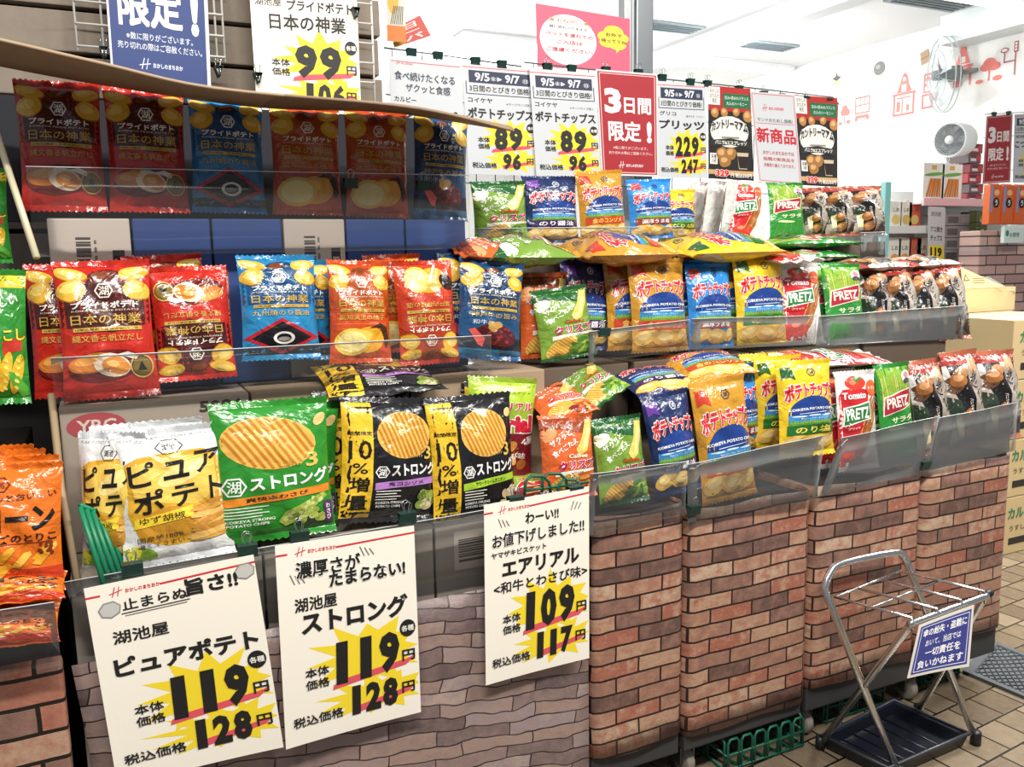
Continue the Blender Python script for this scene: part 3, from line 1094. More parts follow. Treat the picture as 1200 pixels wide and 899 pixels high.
def aerial():
    a = Art(0.15, 0.22)
    a.rect('a9c832', 0, 0.78, 1, 0.955, 1)
    a.ell('d9e58a', 0.5, 0.9, 0.4, 0.03, 2)
    a.text('6f7a1c', 'ヤマザキビスケット', 0.55, 0.865, 0.7, 0.024, 3, bold=0.01)
    a.rect('7a1626', 0, 0.045, 1, 0.5, 1)
    a.text('c21f38', 'エアリアル', 0.55, 0.74, 0.8, 0.075, 4, bold=0.04, out='f7f3e8', ob=0.08)
    a.text('c21f38', 'Aerial', 0.5, 0.59, 0.9, 0.16, 4, bold=0.06, out='f7f3e8', ob=0.1)
    a.text('f3e9e0', '4層', 0.86, 0.44, 0.22, 0.07, 4, bold=0.03, rot=0.2)
    R = random.Random(5)
    for k in range(9):
        a.ell(R.choice(['c98a3c', 'a8642a', 'e0b26a']), R.uniform(0.1, 0.9), R.uniform(0.1, 0.42), 0.09, 0.045, 2 + k % 3, R.uniform(0, 3), 12)
    a.text('f3e9e0', 'わさび味', 0.6, 0.3, 0.5, 0.06, 6, bold=0.02)
    return a


design('aerial', 'corn_snack_bag', size=(0.15, 0.22, 0.05), base='8aa82a', art=aerial(), seed=81, cat='snack bag', group='corn snack bags on the lowest tier')


def scone():
    a = Art(0.2, 0.24)
    a.ring('7a2a10', 0.46, 0.845, 0.1, 0.065, 0.18, 3, 6)
    a.text('7a2a10', '湖池', 0.46, 0.845, 0.1, 0.05, 3, bold=0.02)
    a.text('6a2410', 'サクッとおいしい', 0.6, 0.745, 0.72, 0.055, 3, bold=0.02, rot=0.06)
    a.text('181310', 'スコーン', 0.5, 0.58, 0.9, 0.19, 4, bold=0.045)
    a.text('3a1408', 'チーズのとりこ', 0.6, 0.44, 0.72, 0.065, 4, bold=0.03)
    a.line('7a2a10', (0.1, 0.395), (0.92, 0.4), 0.008, 3)
    a.rect('c43a1a', 0, 0.045, 1, 0.2, 1)
    R = random.Random(9)
    for k in range(15):
        u, v = R.uniform(0.08, 0.92), R.uniform(0.1, 0.34)
        a.poly(R.choice(['e8a52c', 'f0bc4a', 'd98420']), [(u - 0.09, v - 0.05), (u - 0.02, v - 0.065), (u + 0.09, v + 0.03), (u + 0.08, v + 0.06), (u + 0.02, v + 0.05)], 2 + k % 4)
    for k in range(14):
        a.ell('7a2c12', 0.86 + R.uniform(-.06, .06), 0.36 + R.uniform(-.05, .05), 0.02, 0.014, 6, 0, 7)
    return a


design('scone', 'corn_puff_bag', size=(0.2, 0.24, 0.055), base='e0701c', art=scone(), seed=91, lump=0.006, cat='snack bag', group='orange corn puff bags in the neighbouring unit')


def corn():
    a = Art(0.2, 0.24)
    a.rect('e9c63a', 0, 0.86, 1, 0.955, 1)
    a.text('f3f7e6', 'おいしい', 0.66, 0.74, 0.5, 0.07, 4, bold=0.02, rot=0.2)
    a.text('f6d83a', 'とうもろこし', 0.56, 0.5, 0.86, 0.09, 4, bold=0.03, rot=0.05, out='1c4a1c', ob=0.06)
    a.poly('c23a2a', [(0.7, 0.36), (0.95, 0.4), (0.95, 0.5), (0.7, 0.46)], 2)
    for k in range(5):
        a.ell('e6b52c', 0.3 + 0.14 * k, 0.22 + 0.02 * (k % 2), 0.07, 0.16, 2 + k % 2, -0.4, 14)
        for q in range(5):
            a.ell('f6dc6a', 0.28 + 0.14 * k + 0.012 * q, 0.12 + 0.05 * q, 0.03, 0.014, 4, -0.4, 8)
    a.ell('3f8f2c', 0.12, 0.14, 0.2, 0.05, 3, 0.8)
    a.ell('57a83a', 0.9, 0.12, 0.2, 0.05, 3, -0.8)
    return a


design('corn', 'corn_puff_bag', size=(0.2, 0.24, 0.05), base='2f8a30', art=corn(), seed=92, cat='snack bag', group='green corn snack bags in the neighbouring unit')

# ------------------------------------------------------------------ setting: floor, walls, ceiling
TILE = brick_mat('floor tiles', 0.0945, 0.0945, [(0.0, '615446'), (0.45, '726453'), (1.0, '867763')], '15110d', 0.003, 'XY', rough=0.25, speck=0.6, bump=0.3, rot=-math.radians(5.5))
o = MB().span((-6.0, -4.5, -0.1), (3.4, 10.0, 0.0), TILE).build('floor', kind='structure')
o.location = (1.896, 1.389, 0)

WHITE = mat('f4f3ef', 0.6)
MB().span((5.25, 2.6, 0), (5.35, 11.3, 2.68), WHITE).build('wall_right', kind='structure')
MB().span((-0.6, 11.2, 0), (5.25, 11.3, 2.68), WHITE).build('wall_back', kind='structure')
mb = MB().span((-0.6, 2.62, 2.68), (5.35, 11.3, 2.78), mat('f3f4f4', 0.6))
mb.build('ceiling', kind='structure')
MB().span((3.86, 2.7, 2.56), (4.0, 11.2, 2.68), mat('e4e9ea', 0.6), bev=0.004).build('beam', kind='structure')
mb = MB().span((5.05, 2.62, 2.5), (5.25, 4.05, 2.68), mat('e9f1f0', 0.6), bev=0.004)
mb.build('trim_1', kind='structure')

# slatted grey-brown wall behind the dark shelf unit
SLAT = brick_mat('slat wall', 1.2, 0.5, [(0.0, '7d7165'), (0.6, '918475'), (1.0, '9d9080')], '70665a', 0.0, 'XZ', rough=0.7, speck=0.4, bump=0.2)
mb = MB()
mb.span((-0.8, 2.115, 0), (0.645, 2.2, 2.7), mat('17140f', 0.8))
z = 2.62
k = 0
while z > 1.2:
    mb.span((-0.8, 2.085, z - 0.082), (0.648 + 0.006 * (k % 2), 2.125, z), SLAT, bev=0.003)
    z -= 0.0915
    k += 1
mb.build('wall_left', kind='structure')
mb = MB().span((1.668, 2.5, 1.2), (1.735, 2.56, 2.68), mat('8f9499', 0.35, 0.6), bev=0.004)
mb.span((1.62, 2.5, 1.2), (1.66, 2.54, 2.68), mat('c2c6c9', 0.35, 0.5), bev=0.004)
mb.build('column', kind='structure')

# ceiling lights of the store
LED = bpy.data.materials.new('led panel')
LED.use_nodes = True
LED.node_tree.nodes['Principled BSDF'].inputs['Emission Color'].default_value = (1, 0.98, 0.94, 1)
LED.node_tree.nodes['Principled BSDF'].inputs['Emission Strength'].default_value = 4
lights = [('nearest', 2.9, 3.6), ('second', 4.55, 3.6), ('third', 2.9, 5.6), ('fourth', 4.6, 5.6)]
for nm, lx, ly in lights:
    t = empty('ceiling_light', (lx, ly, 2.68))
    tag(t, 'long white ceiling light in the bright shop, %s from the entrance' % nm, 'ceiling light', 'store ceiling lights')
    MB().span((-0.6, -0.1, -0.035), (0.6, 0.1, -0.0005), mat('e6e8e8', 0.4), bev=0.006).build('housing', t)
    MB().span((-0.57, -0.08, -0.042), (0.57, 0.08, -0.0352), LED, bev=0.002).build('diffuser', t)

# ------------------------------------------------------------------ brick print stands on the right
RAMP = [(0.0, '694f48'), (0.2, '8d6a5e'), (0.38, 'a97c67'), (0.55, 'ba977e'), (0.7, 'a0604f'), (0.84, 'ad7863'), (1.0, 'c2a890')]
BRICK = brick_mat('brick print', 0.112, 0.0345, RAMP, '2a1d17', 0.0023, 'XZ', distort=0.005, rough=0.36, speck=0.42, bump=0.8)
DARKBOX = mat('2e2a28', 0.7)
CRATEB = mat('5d5044', 0.8)
GREEN = mat('0f5a44', 0.45)
RUBBER = mat('1c1b1b', 0.6)
STEEL = mat('8b8a86', 0.3, 0.9)


def caster(parent, x, y):
    c = MB()
    Mx = Matrix.Translation((x, y, 0.032)) @ Matrix.Rotation(math.pi / 2, 4, 'Y')
    c.lathe([(0.004, -0.011), (0.029, -0.011), (0.032, -0.008), (0.032, 0.008), (0.029, 0.011), (0.004, 0.011)], mat('8a8478', 0.5), Mx, 20)
    c.lathe([(0.0005, -0.0125), (0.012, -0.0125), (0.012, 0.0125), (0.0005, 0.0125)], mat('3a3733', 0.5), Mx, 14)
    c.span((x - 0.02, y - 0.014, 0.03), (x - 0.0155, y + 0.014, 0.078), STEEL)
    c.span((x + 0.0155, y - 0.014, 0.03), (x + 0.02, y + 0.014, 0.078), STEEL)
    c.span((x - 0.022, y - 0.02, 0.074), (x + 0.022, y + 0.02, 0.0835), STEEL)
    c.build('caster', parent)


STANDS = [('leftmost brick-printed display stand, half hidden by the left price sign sheet', 0.845, 1.078, 0.133, 0.66),
          ('second brick-printed display stand from the left, above the biggest green crate', 1.083, 1.437, 0.121, 0.643),
          ('third brick-printed display stand, directly behind the umbrella rack', 1.443, 1.800, 0.146, 0.643),
          ('brick-printed display stand at the far right end beside the tan cartons', 1.808, 2.140, 0.165, 0.643)]
for i, (lab, x0, x1, zb, zt) in enumerate(STANDS):
    cx = (x0 + x1) / 2
    t = empty('display_stand', (cx, 1.42, 0))
    tag(t, lab, 'display stand', 'brick-printed display stands')
    t.rotation_euler.z = (0.0, 0.012, -0.004, 0.006)[i]
    w = (x1 - x0) / 2
    # printed cover wrapped round the front: gently wavy sheet with rounded returns
    cv = MB()
    prof = [(-w, 0.2), (-w, 0.02), (-w + 0.006, 0.006), (-w + 0.02, 0.0)]
    prof += [(-w + 0.02 + (2 * w - 0.04) * q / 8, 0.0) for q in range(1, 8)]
    prof += [(w - 0.02, 0.0), (w - 0.006, 0.006), (w, 0.02), (w, 0.2)]
    R = random.Random(i)
    a1, a2 = R.uniform(0, 6), R.uniform(0, 6)
    vs, fs = [], []
    NR = 10
    for r in range(NR + 1):
        zz = zb + (zt - zb) * r / NR
        for q, (px_, py_) in enumerate(prof):
            k = 1.0 if 3 < q < len(prof) - 4 else 0.3
            vs.append((px_, py_ + k * 0.0028 * math.sin(a1 + 9 * zz + 14 * px_) + k * 0.002 * math.sin(a2 + 21 * px_), zz + 0.003 * math.sin(a1 + 30 * px_) * (1 if r in (0, NR) else 0)))
    n = len(prof)
    fs = [(r * n + q, r * n + q + 1, (r + 1) * n + q + 1, (r + 1) * n + q) for r in range(NR) for q in range(n - 1)]
    cv.add(vs, fs, BRICK, True)
    co = cv.build('brick_cover', t)
    sm = co.modifiers.new('thickness', 'SOLIDIFY')
    sm.thickness = 0.002
    sm.offset = -1
    MB().span((-w + 0.008, 0.012, zb + 0.006), (w - 0.008, 0.5, zt - 0.012), DARKBOX, bev=0.004).build('lower_step', t)
    MB().span((-w + 0.006, 0.215, zt - 0.0115), (w - 0.006, 0.5, 0.938), CRATEB, bev=0.003).build('middle_step', t)
    MB().span((-w + 0.006, 0.435, 0.9385), (w - 0.006, 0.62, 1.208), CRATEB, bev=0.003).build('upper_step', t)
    MB().span((-w + 0.004, 0.012, 0.084), (w - 0.004, 0.5, zb + 0.004), mat('3b3a3a', 0.55), bev=0.005).build('dolly', t)
    caster(t, -w + 0.04, 0.06)
    caster(t, -w + 0.04, 0.44)
    caster(t, w - 0.04, 0.44)


def lattice(name, label, org, w, d, h, n, rz=0.0):
    """low green plastic lattice crate: hoops along the front and sides, rails and a floor grid"""
    t = empty(name, org)
    t.rotation_euler.z = rz
    tag(t, label, 'crate', 'green lattice crates under the stands')

    def panel(a, b, n, nm):
        m = MB()
        a, b = Vector(a), Vector(b)
        for k in range(n):
            p0 = a.lerp(b, (k + 0.1) / n)
            p1 = a.lerp(b, (k + 0.9) / n)
            up = Vector((0, 0, h))
            m.tube([p0 + up * 0.02, p0 + up * 0.88, p0.lerp(p1, 0.2) + up, p0.lerp(p1, 0.8) + up, p1 + up * 0.88, p1 + up * 0.02], 0.0032, GREEN, 6)
        for f in (0.05, 0.5):
            m.tube([a + Vector((0, 0, h * f + 0.001)), b + Vector((0, 0, h * f + 0.001))], 0.003, GREEN, 6)
        m.build(nm, t)
    panel((0, 0, 0.002), (w, 0, 0.002), n, 'front_panel')
    panel((0, 0, 0.002), (0, d, 0.002), 4, 'side_panel')
    panel((w, 0, 0.002), (w, d, 0.002), 4, 'side_panel')
    m = MB()
    for k in range(7):
        m.span((w * k / 6 - 0.003, 0.004, 0.001), (w * k / 6 + 0.003, d, 0.006), GREEN)
    m.build('bottom_grid', t)
    return t


lattice('plastic_crate', 'largest green plastic lattice crate, under the second brick stand', (1.205, 1.428, 0), 0.235, 0.3, 0.077, 6)
lattice('plastic_crate', 'green lattice crate behind the umbrella rack, under the third brick stand', (1.56, 1.478, 0), 0.21, 0.25, 0.079, 4)
lattice('plastic_crate', 'green lattice crate under the far right brick stand', (1.94, 1.5, 0), 0.15, 0.25, 0.079, 3)

# ------------------------------------------------------------------ dark shelf unit on the left: cartons and printed sheet
STONE = brick_mat('stone print', 0.15, 0.027, [(0.0, '6a5a59'), (0.3, '8f7a76'), (0.55, 'a58b7f'), (0.8, '9d8b8c'), (1.0, 'b59e92')], '3a2e2e', 0.0014, 'XZ', distort=0.03, rough=0.35, speck=0.4, bump=0.6, rot=0.1, offset=0.37)
mb = MB()
vs, fs = [], []
NC, NR = 20, 8
for r in range(NR + 1):
    f = r / NR
    for c in range(NC + 1):
        g = c / NC
        x0 = -0.04 - 0.05 * f
        x = x0 + (0.836 - x0) * g
        zz = 0.02 + (0.56 - 0.02) * f
        vs.append((x, 1.425 + 0.006 * math.sin(5 * x + 3 * zz) + 0.05 * max(0, 0.12 - g) ** 1.2, zz))
fs = [(r * (NC + 1) + c, r * (NC + 1) + c + 1, (r + 1) * (NC + 1) + c + 1, (r + 1) * (NC + 1) + c) for r in range(NR) for c in range(NC)]
mb.add(vs, fs, STONE, True)
o = mb.build('printed_cover_sheet', origin=(0.4, 1.425, 0.02))
o.modifiers.new('thickness', 'SOLIDIFY').thickness = 0.0015
tag(o, 'stone-patterned printed sheet hanging below the three front price signs', 'cover sheet')

GREYC = mat('8d857c', 0.75)
TANC = mat('a08a72', 0.75)
paper = lambda h: mat(h, 0.55)


def carton(name, lo, hi, color, art, label, group, cat='carton'):
    lo, hi = Vector(lo), Vector(hi)
    org = ((lo.x + hi.x) / 2, lo.y, lo.z)
    m = MB().box(((0), (hi.y - lo.y) / 2, (hi.z - lo.z) / 2), (hi.x - lo.x, hi.y - lo.y, hi.z - lo.z), mat(color, 0.7), bev=0.003)
    w, h = hi.x - lo.x, hi.z - lo.z
    # folded top seam and tape
    m.span((-w / 2 + 0.002, (hi.y - lo.y) / 2 - 0.02, h - 0.0002), (w / 2 - 0.002, (hi.y - lo.y) / 2 + 0.02, h + 0.0006), mat('b9a684', 0.35))
    if art:
        art.W, art.H = w, h
        print_on(m, art, lambda u, v, e: Vector(((u - 0.5) * w, -e - 0.0003, v * h)))
    o = m.build(name)
    o.location = org
    tag(o, label, cat, group)
    return o


def bars(a, m, u0, v0, u1, v1, n, seed=1, vertical=True):
    R = random.Random(seed)
    for k in range(n):
        f0 = (k + R.uniform(0.0, 0.3)) / n
        f1 = f0 + R.uniform(0.3, 0.75) / n
        if vertical:
            a.rect(m, u0 + (u1 - u0) * f0, v0, u0 + (u1 - u0) * f1, v1, 2)
        else:
            a.rect(m, u0, v0 + (v1 - v0) * f0, u1, v0 + (v1 - v0) * f1, 2)


# lower cartons (the bags of the lowest tier stand on them)
for i, (x0, x1) in enumerate(((-0.082, 0.21), (0.214, 0.52), (0.524, 0.832))):
    a = Art(M=paper)
    a.rect('b5aca0', 0.12, 0.86, 0.4, 0.97, 1)
    bars(a, '4d463f', 0.15, 0.88, 0.36, 0.95, 10, i, False)
    a.rect('d8d2c8', 0.6, 0.8, 0.86, 0.96, 1)
    bars(a, '4d463f', 0.64, 0.83, 0.82, 0.93, 12, i)
    carton('carton', (x0, 1.45, 0.0), (x1, 1.95, 0.69), '8d857c', a,
           ('grey carton behind the leftmost front price sign', 'grey carton behind the middle front price sign', 'grey carton showing a barcode between the two right-hand front price signs')[i], 'grey cartons of the lower tier')
# middle cartons
a = Art(M=paper)
a.ell('a2454c', 0.18, 0.86, 0.15, 0.09, 1)
a.text('c9bcb2', 'YBC', 0.18, 0.86, 0.2, 0.09, 2, bold=0.02)
a.text('3a332e', '5086', 0.84, 0.93, 0.24, 0.08, 2, bold=0.03)
carton('carton', (-0.082, 1.59, 0.692), (0.225, 1.95, 0.945), '9a8f82', a, 'grey-brown carton with a red oval mark behind the white chip bags', 'cartons of the middle tier')
a = Art(M=paper)
a.rect('3a332d', 0.4, 0.5, 0.5, 0.85, 1)
carton('carton', (0.229, 1.59, 0.692), (0.53, 1.95, 0.945), '92806c', a, 'brown carton behind the green ridged chip bag and the black chip bags', 'cartons of the middle tier')
a = Art(M=paper)
a.text('2c2723', '50863', 0.5, 0.9, 0.3, 0.085, 2, bold=0.03)
carton('carton', (0.534, 1.59, 0.692), (0.832, 1.95, 0.945), 'a08a72', a, 'brown carton numbered 50863 above the lime-banded black chip bag', 'cartons of the middle tier')
# upper cartons, white and blue
xs = [at(p, 248, 1.72).x for p in (52, 152, 246, 330, 404, 474, 546)]
cols = ['cbbfb4', '21407c', '21407c', 'b8aca2', '21407c', '21407c']
labs = ['white carton with a barcode under the two leftmost red chip bags', 'blue carton right of the barcode carton, under the second red bag of the top tier',
        'blue carton under the blue chip bag of the top tier', 'white carton under the orange chip bags of the top tier',
        'blue carton under the second orange bag of the top tier', 'blue carton at the right end under the navy bag of the top tier']
for i in range(6):
    a = Art(M=paper)
    if i in (0, 3):
        bars(a, '4a4440', 0.32, 0.62, 0.5, 0.9, 14, i, False)
        a.rect('2e2a28', 0.76, 0.3, 0.91, 0.82, 1)
        bars(a, 'a89e94', 0.78, 0.33, 0.89, 0.78, 7, i, False)
        bars(a, '6f675f', 0.54, 0.5, 0.57, 0.9, 8, i + 3, False)
    else:
        a.rect('8a3a40', 0.1, 0.25, 0.19, 0.7, 1)
        a.text('c9b9b4', '湖\n池\n屋', 0.145, 0.48, 0.06, 0.36, 2, bold=0.02)
        a.rect('4b64a0', 0.45, 0.35, 0.7, 0.52, 1)
    carton('carton', (xs[i] + 0.002, 1.72, 0.948), (xs[i + 1] - 0.002, 2.03, 1.262), cols[i], a, labs[i], 'cartons of the top tier')

# cardboard canopy over the top tier
near = smooth_path([at(-40, 34, 1.5), at(0, 42, 1.5), at(120, 70, 1.5), at(250, 99, 1.5), at(440, 117, 1.5), at(520, 129, 1.5), at(602, 150, 1.5)], 5)
far = smooth_path([at(-40, 68, 1.73), at(0, 78, 1.73), at(120, 100, 1.73), at(300, 126, 1.73), at(440, 131, 1.73), at(500, 138, 1.73), at(592, 153, 1.66)], 5)
CARD = brick_mat('cardboard', 4, 4, [(0.0, '8a735d'), (0.5, 'a38c74'), (1.0, 'b29b82')], '7d6a56', 0.0, 'XY', rough=0.85, speck=0.25, bump=0.15)
mb = MB()
near = [p - Vector((0, 0, 0.008)) for p in near]
n = len(near)
vs = []
for k in range(5):
    vs += [near[i].lerp(far[i], k / 4) + Vector((0, 0, 0.006 * math.sin(math.pi * k / 4))) for i in range(n)]
fs = [(k * n + i, (k + 1) * n + i, (k + 1) * n + i + 1, k * n + i + 1) for k in range(4) for i in range(n - 1)]
mb.add(vs, fs, CARD, True)
o = mb.build('cardboard_canopy', origin=(0.3, 1.72, 1.47))
o.modifiers.new('thickness', 'SOLIDIFY').thickness = 0.005
tag(o, 'bent brown cardboard flap sticking out over the top row of bags', 'cardboard flap')
# dark back board behind the top bags
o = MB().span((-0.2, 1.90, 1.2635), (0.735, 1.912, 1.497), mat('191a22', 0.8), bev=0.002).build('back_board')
tag(o, 'dark board standing behind the top row of bags', 'board')

# ------------------------------------------------------------------ clear guards in front of the tiers
def guard(quad, Y, label, milk=0.12, lean=0.0, key=None):
    P = [Vector(q) if len(q) == 3 else at(q[0], q[1], Y) for q in quad]
    org = (P[2] + P[3]) / 2
    m = MB()
    vs, fs = [], []
    R = random.Random(len(label))
    ph = R.uniform(0, 6)
    for j in range(4):
        for i in range(13):
            u, v = i / 12, j / 3
            p = (P[3] * (1 - u) + P[2] * u) * (1 - v) + (P[0] * (1 - u) + P[1] * u) * v
            vs.append(p + Vector((0, 0.0025 * math.sin(ph + 9 * u) * v - lean * v, 0)) - org)
    fs = [(j * 13 + i, j * 13 + i + 1, (j + 1) * 13 + i + 1, (j + 1) * 13 + i) for j in range(3) for i in range(12)]
    m.add(vs, fs, clear('clear guard %.2f' % milk, milk), True)
    o = m.build('clear_guard')
    o.location = org
    s = o.modifiers.new('thickness', 'SOLIDIFY')
    s.thickness = 0.001
    tag(o, label, 'plastic guard', 'clear plastic guards')
    e = MB()
    e.tube([vs[3 * 13 + i] + Vector((0, 0, 0.0006)) for i in range(13)], 0.0009, mat('c9cfd2', 0.2), 5)
    e.build('rim', o)
    return o


guard([(-0.088, 1.425, 0.70), (0.838, 1.425, 0.715), (0.838, 1.425, 0.585), (-0.07, 1.425, 0.60)], 0, 'clear plastic strip the three front price signs are clipped to', 0.03)
guard([(-0.085, 1.57, 1.03), (0.70, 1.57, 1.025), (0.70, 1.57, 0.952), (-0.085, 1.57, 0.955)], 0, 'clear plastic strip before the middle tier of red, blue and orange bags', 0.05)
guard([(-0.10, 1.68, 1.345), (0.705, 1.68, 1.35), (0.705, 1.68, 1.20), (-0.10, 1.68, 1.195)], 0, 'clear plastic strip before the top tier under the cardboard flap', 0.04)
guard([(692, 556), (804, 541), (803, 603), (690, 628)], 1.405, 'clear plastic strip before the green crisp and navy bags of the lowest tier', 0.12)
guard([(806, 545), (966, 510), (957, 584), (806, 613)], 1.405, 'clear plastic strip in front of the gold and yellow bags of the lowest tier', 0.20)
guard([(986, 514), (1100, 488), (1088, 553), (961, 581)], 1.405, 'clear plastic strip in front of the stick biscuit pouches of the lowest tier', 0.20)
guard([(1098, 491), (1193, 472), (1190, 528), (1088, 552)], 1.405, 'clear plastic strip in front of the cookie bags of the lowest tier', 0.24)
guard([(690, 389), (808, 375), (808, 410), (690, 425)], 1.625, 'clear plastic strip across the gold bag of the middle tier', 0.07)
guard([(810, 374), (958, 370), (955, 404), (810, 410)], 1.625, 'clear plastic strip across the blue and yellow bags of the middle tier', 0.09)
guard([(960, 371), (1134, 358), (1130, 397), (956, 405)], 1.625, 'clear plastic strip across the cookie bags of the middle tier', 0.13)
guard([(560, 268), (800, 266), (800, 286), (560, 290)], 1.855, 'clear plastic strip below the top row of seaside-print bags', 0.10)
guard([(1008, 273), (1038, 272), (1038, 300), (1008, 303)], 1.855, 'small clear plastic strip at the right end of the top tier', 0.22)

# slim edge strips on the left unit
mb = MB()
mb.tube([at(-6, 150, 1.75), at(43, 302, 1.6)], 0.006, mat('cfc7a8', 0.35), 6)
o = mb.build('edge_strip', origin=at(43, 302, 1.6))
tag(o, 'pale slanted edge strip left of the top tier bags', 'edge strip')
mb = MB()
p, q = at(60, 462, 1.6), at(92, 690, 1.44)
mb.tube([p, p.lerp(q, 0.5) + Vector((-0.004, 0, 0)), q], 0.006, mat('9c8a6c', 0.5), 6)
o = mb.build('edge_strip', origin=q)
tag(o, 'dull beige edge strip left of the white chip bags', 'edge strip')
mb = MB()
a, b = at(94, 592, 1.46), at(124, 690, 1.425)
for k in range(6):
    f = Vector((0.008 * k, 0.012 * k - 0.01, 0))
    mb.tube([a + f + Vector((0, 0, -0.008 * k)), b + f], 0.0042, mat('12805a', 0.4), 6)
mb.tube([a, a + Vector((0.04, 0.05, -0.04))], 0.004, mat('12805a', 0.4), 6)
mb.tube([b, b + Vector((0.04, 0.05, 0))], 0.004, mat('12805a', 0.4), 6)
o = mb.build('plastic_basket', origin=b)
tag(o, 'green ribbed basket side at the left end of the lowest tier', 'basket')
# green wire hoops in front of the orange crisp bag
mb = MB()
for px, py in ((630, 556), (650, 553), (668, 560)):
    c = at(px, py + 22, 1.43)
    mb.tube([c + Vector((-0.028, 0, 0)), c + Vector((-0.026, 0, 0.026)), c + Vector((-0.014, 0, 0.036)), c + Vector((0.012, 0, 0.032)), c + Vector((0.026, 0, 0.018)), c + Vector((0.028, 0, -0.004))], 0.0032, GREEN, 7)
mb.tube([at(616, 575, 1.43), at(690, 565, 1.43)], 0.003, GREEN, 6)
o = mb.build('plastic_basket', origin=at(650, 575, 1.43))
tag(o, 'green hooped basket rim in front of the orange crisp bag', 'basket')

# ------------------------------------------------------------------ neighbouring unit at the far left
mb = MB()
mb.span((-0.62, 1.40, 0.02), (-0.1, 1.43, 0.585), brick_mat('brick print coarse', 0.15, 0.046, RAMP, '1f1712', 0.0035, 'XZ', distort=0.006, rough=0.5, speck=0.25, bump=0.6), bev=0.006)
o = mb.build('brick_printed_panel', origin=(-0.36, 1.4, 0.02))
tag(o, 'brick-printed panel at the left edge below the orange bags', 'cover panel')
o = MB().span((-0.62, 1.432, 0.0), (-0.12, 1.95, 0.58), mat('2b2622', 0.8), bev=0.004).build('carton', origin=(-0.37, 1.7, 0.0))
tag(o, 'dark carton under the orange bags, behind the left brick panel', 'carton', 'dark cartons at the left edge')
o = MB().span((-0.62, 1.62, 0.581), (-0.15, 1.95, 0.86), mat('2b2622', 0.8), bev=0.004).build('carton', origin=(-0.37, 1.7, 0.581))
tag(o, 'dark carton behind the orange bags, below the green corn bags', 'carton', 'dark cartons at the left edge')

MB().span((0.66, 2.452, 1.2), (1.618, 2.458, 2.68), clear('window glass', 0.02)).build('window_1', kind='structure')

# ------------------------------------------------------------------ bags, tier by tier
# top tier of the dark unit
Y = 1.735
bag('red', [(11, 91), (113, 99), (131, 249), (28, 247)], Y, 'red scallop chip bag at the left end of the top tier, under the flap', 0.01)
bag('red', [(115, 98), (210, 108), (228, 249), (132, 249)], Y, 'second red scallop chip bag of the top tier, left of the blue one', 0.01)
bag('blue', [(213, 108), (302, 119), (318, 250), (230, 250)], Y, 'blue chip bag of the top tier with the red diamond, under the flap', 0.01)
bag('orange', [(312, 119), (394, 126), (405, 253), (321, 251)], Y, 'orange citrus chip bag of the top tier beside the blue bag', 0.01)
bag('orange', [(396, 123), (472, 131), (484, 256), (411, 254)], Y, 'orange citrus chip bag of the top tier beside the navy bag', 0.01)
bag('navy', [(481, 128), (547, 137), (549, 260), (486, 257)], Y, 'navy chip bag at the right end of the top tier under the flap', 0.01)

# middle tier of the dark unit
bag('red', [(22, 312), (120, 306), (146, 462), (44, 466)], 1.665, 'red chip bag mostly hidden at the left end of the middle tier', 0.02)
bag('red', [(140, 300), (236, 297), (250, 420), (156, 430)], 1.70, 'red chip bag whose top peeks out behind the upside-down red one', 0.01)
bag('red', [(56, 308), (174, 303), (190, 463), (77, 470)], 1.61, 'large red scallop chip bag at the front left of the middle tier', 0.03)
bag('red', [(168, 313), (266, 311), (278, 440), (188, 450)], 1.63, 'upside-down red scallop chip bag of the middle tier', 0.03, flip=True)
bag('blue', [(310, 302), (384, 306), (392, 420), (322, 424)], 1.69, 'blue chip bag standing behind the front blue bag of the middle tier', 0.01)
bag('blue', [(270, 298), (366, 300), (379, 418), (289, 424)], 1.62, 'blue chip bag at the front of the middle tier with gold lettering', 0.03)
bag('orange', [(424, 299), (492, 297), (498, 410), (432, 416)], 1.69, 'orange chip bag hidden behind the front orange pair of the middle tier', 0.01)
bag('orange', [(379, 304), (452, 306), (463, 425), (389, 426)], 1.62, 'orange citrus chip bag at the front of the middle tier', 0.03)
bag('lemon', [(452, 307), (524, 304), (544, 424), (475, 429)], 1.61, 'upside-down red-orange lemon chip bag of the middle tier', 0.03, flip=True)
bag('navy', [(505, 297), (580, 296), (600, 410), (520, 412)], 1.69, 'navy chip bag hidden behind the white-topped navy bag of the middle tier', 0.01)
bag('navy', [(530, 297), (609, 312), (615, 422), (542, 422)], 1.615, 'navy chip bag with shining top at the right of the middle tier', 0.03)

# right-hand units, middle tier
bag('knavy', [(652, 302), (712, 306), (714, 410), (660, 412)], 1.74, 'navy seaside-print bag behind the green crisp bag of the middle tier', 0.02)
bag('crispo', [(602, 322), (664, 318), (670, 418), (612, 420)], 1.69, 'orange crisp bag peeking out behind the middle-tier green crisp bag', 0.02)
bag('crispg', [(622, 343), (694, 330), (692, 418), (633, 424)], 1.635, 'green crisp bag at the front of the middle tier beside the navy bag', 0.03)
g = bag('kgold', [(733, 304), (804, 302), (803, 411), (741, 414)], 1.66, 'gold seaside-print bag at the front of the middle tier', 0.03)
behind(g, -0.035, 0.05, 0.004, 'gold seaside-print bag directly behind the front gold one of the middle tier')
behind(g, -0.075, 0.1, 0.002, 'gold seaside-print bag third in the middle-tier row of gold bags')
g = bag('kblue', [(803, 309), (857, 308), (857, 408), (806, 410)], 1.67, 'blue seaside-print bag of the middle tier beside the yellow one', 0.03)
behind(g, -0.01, 0.06, 0.01, 'blue seaside-print bag behind the front blue one of the middle tier')
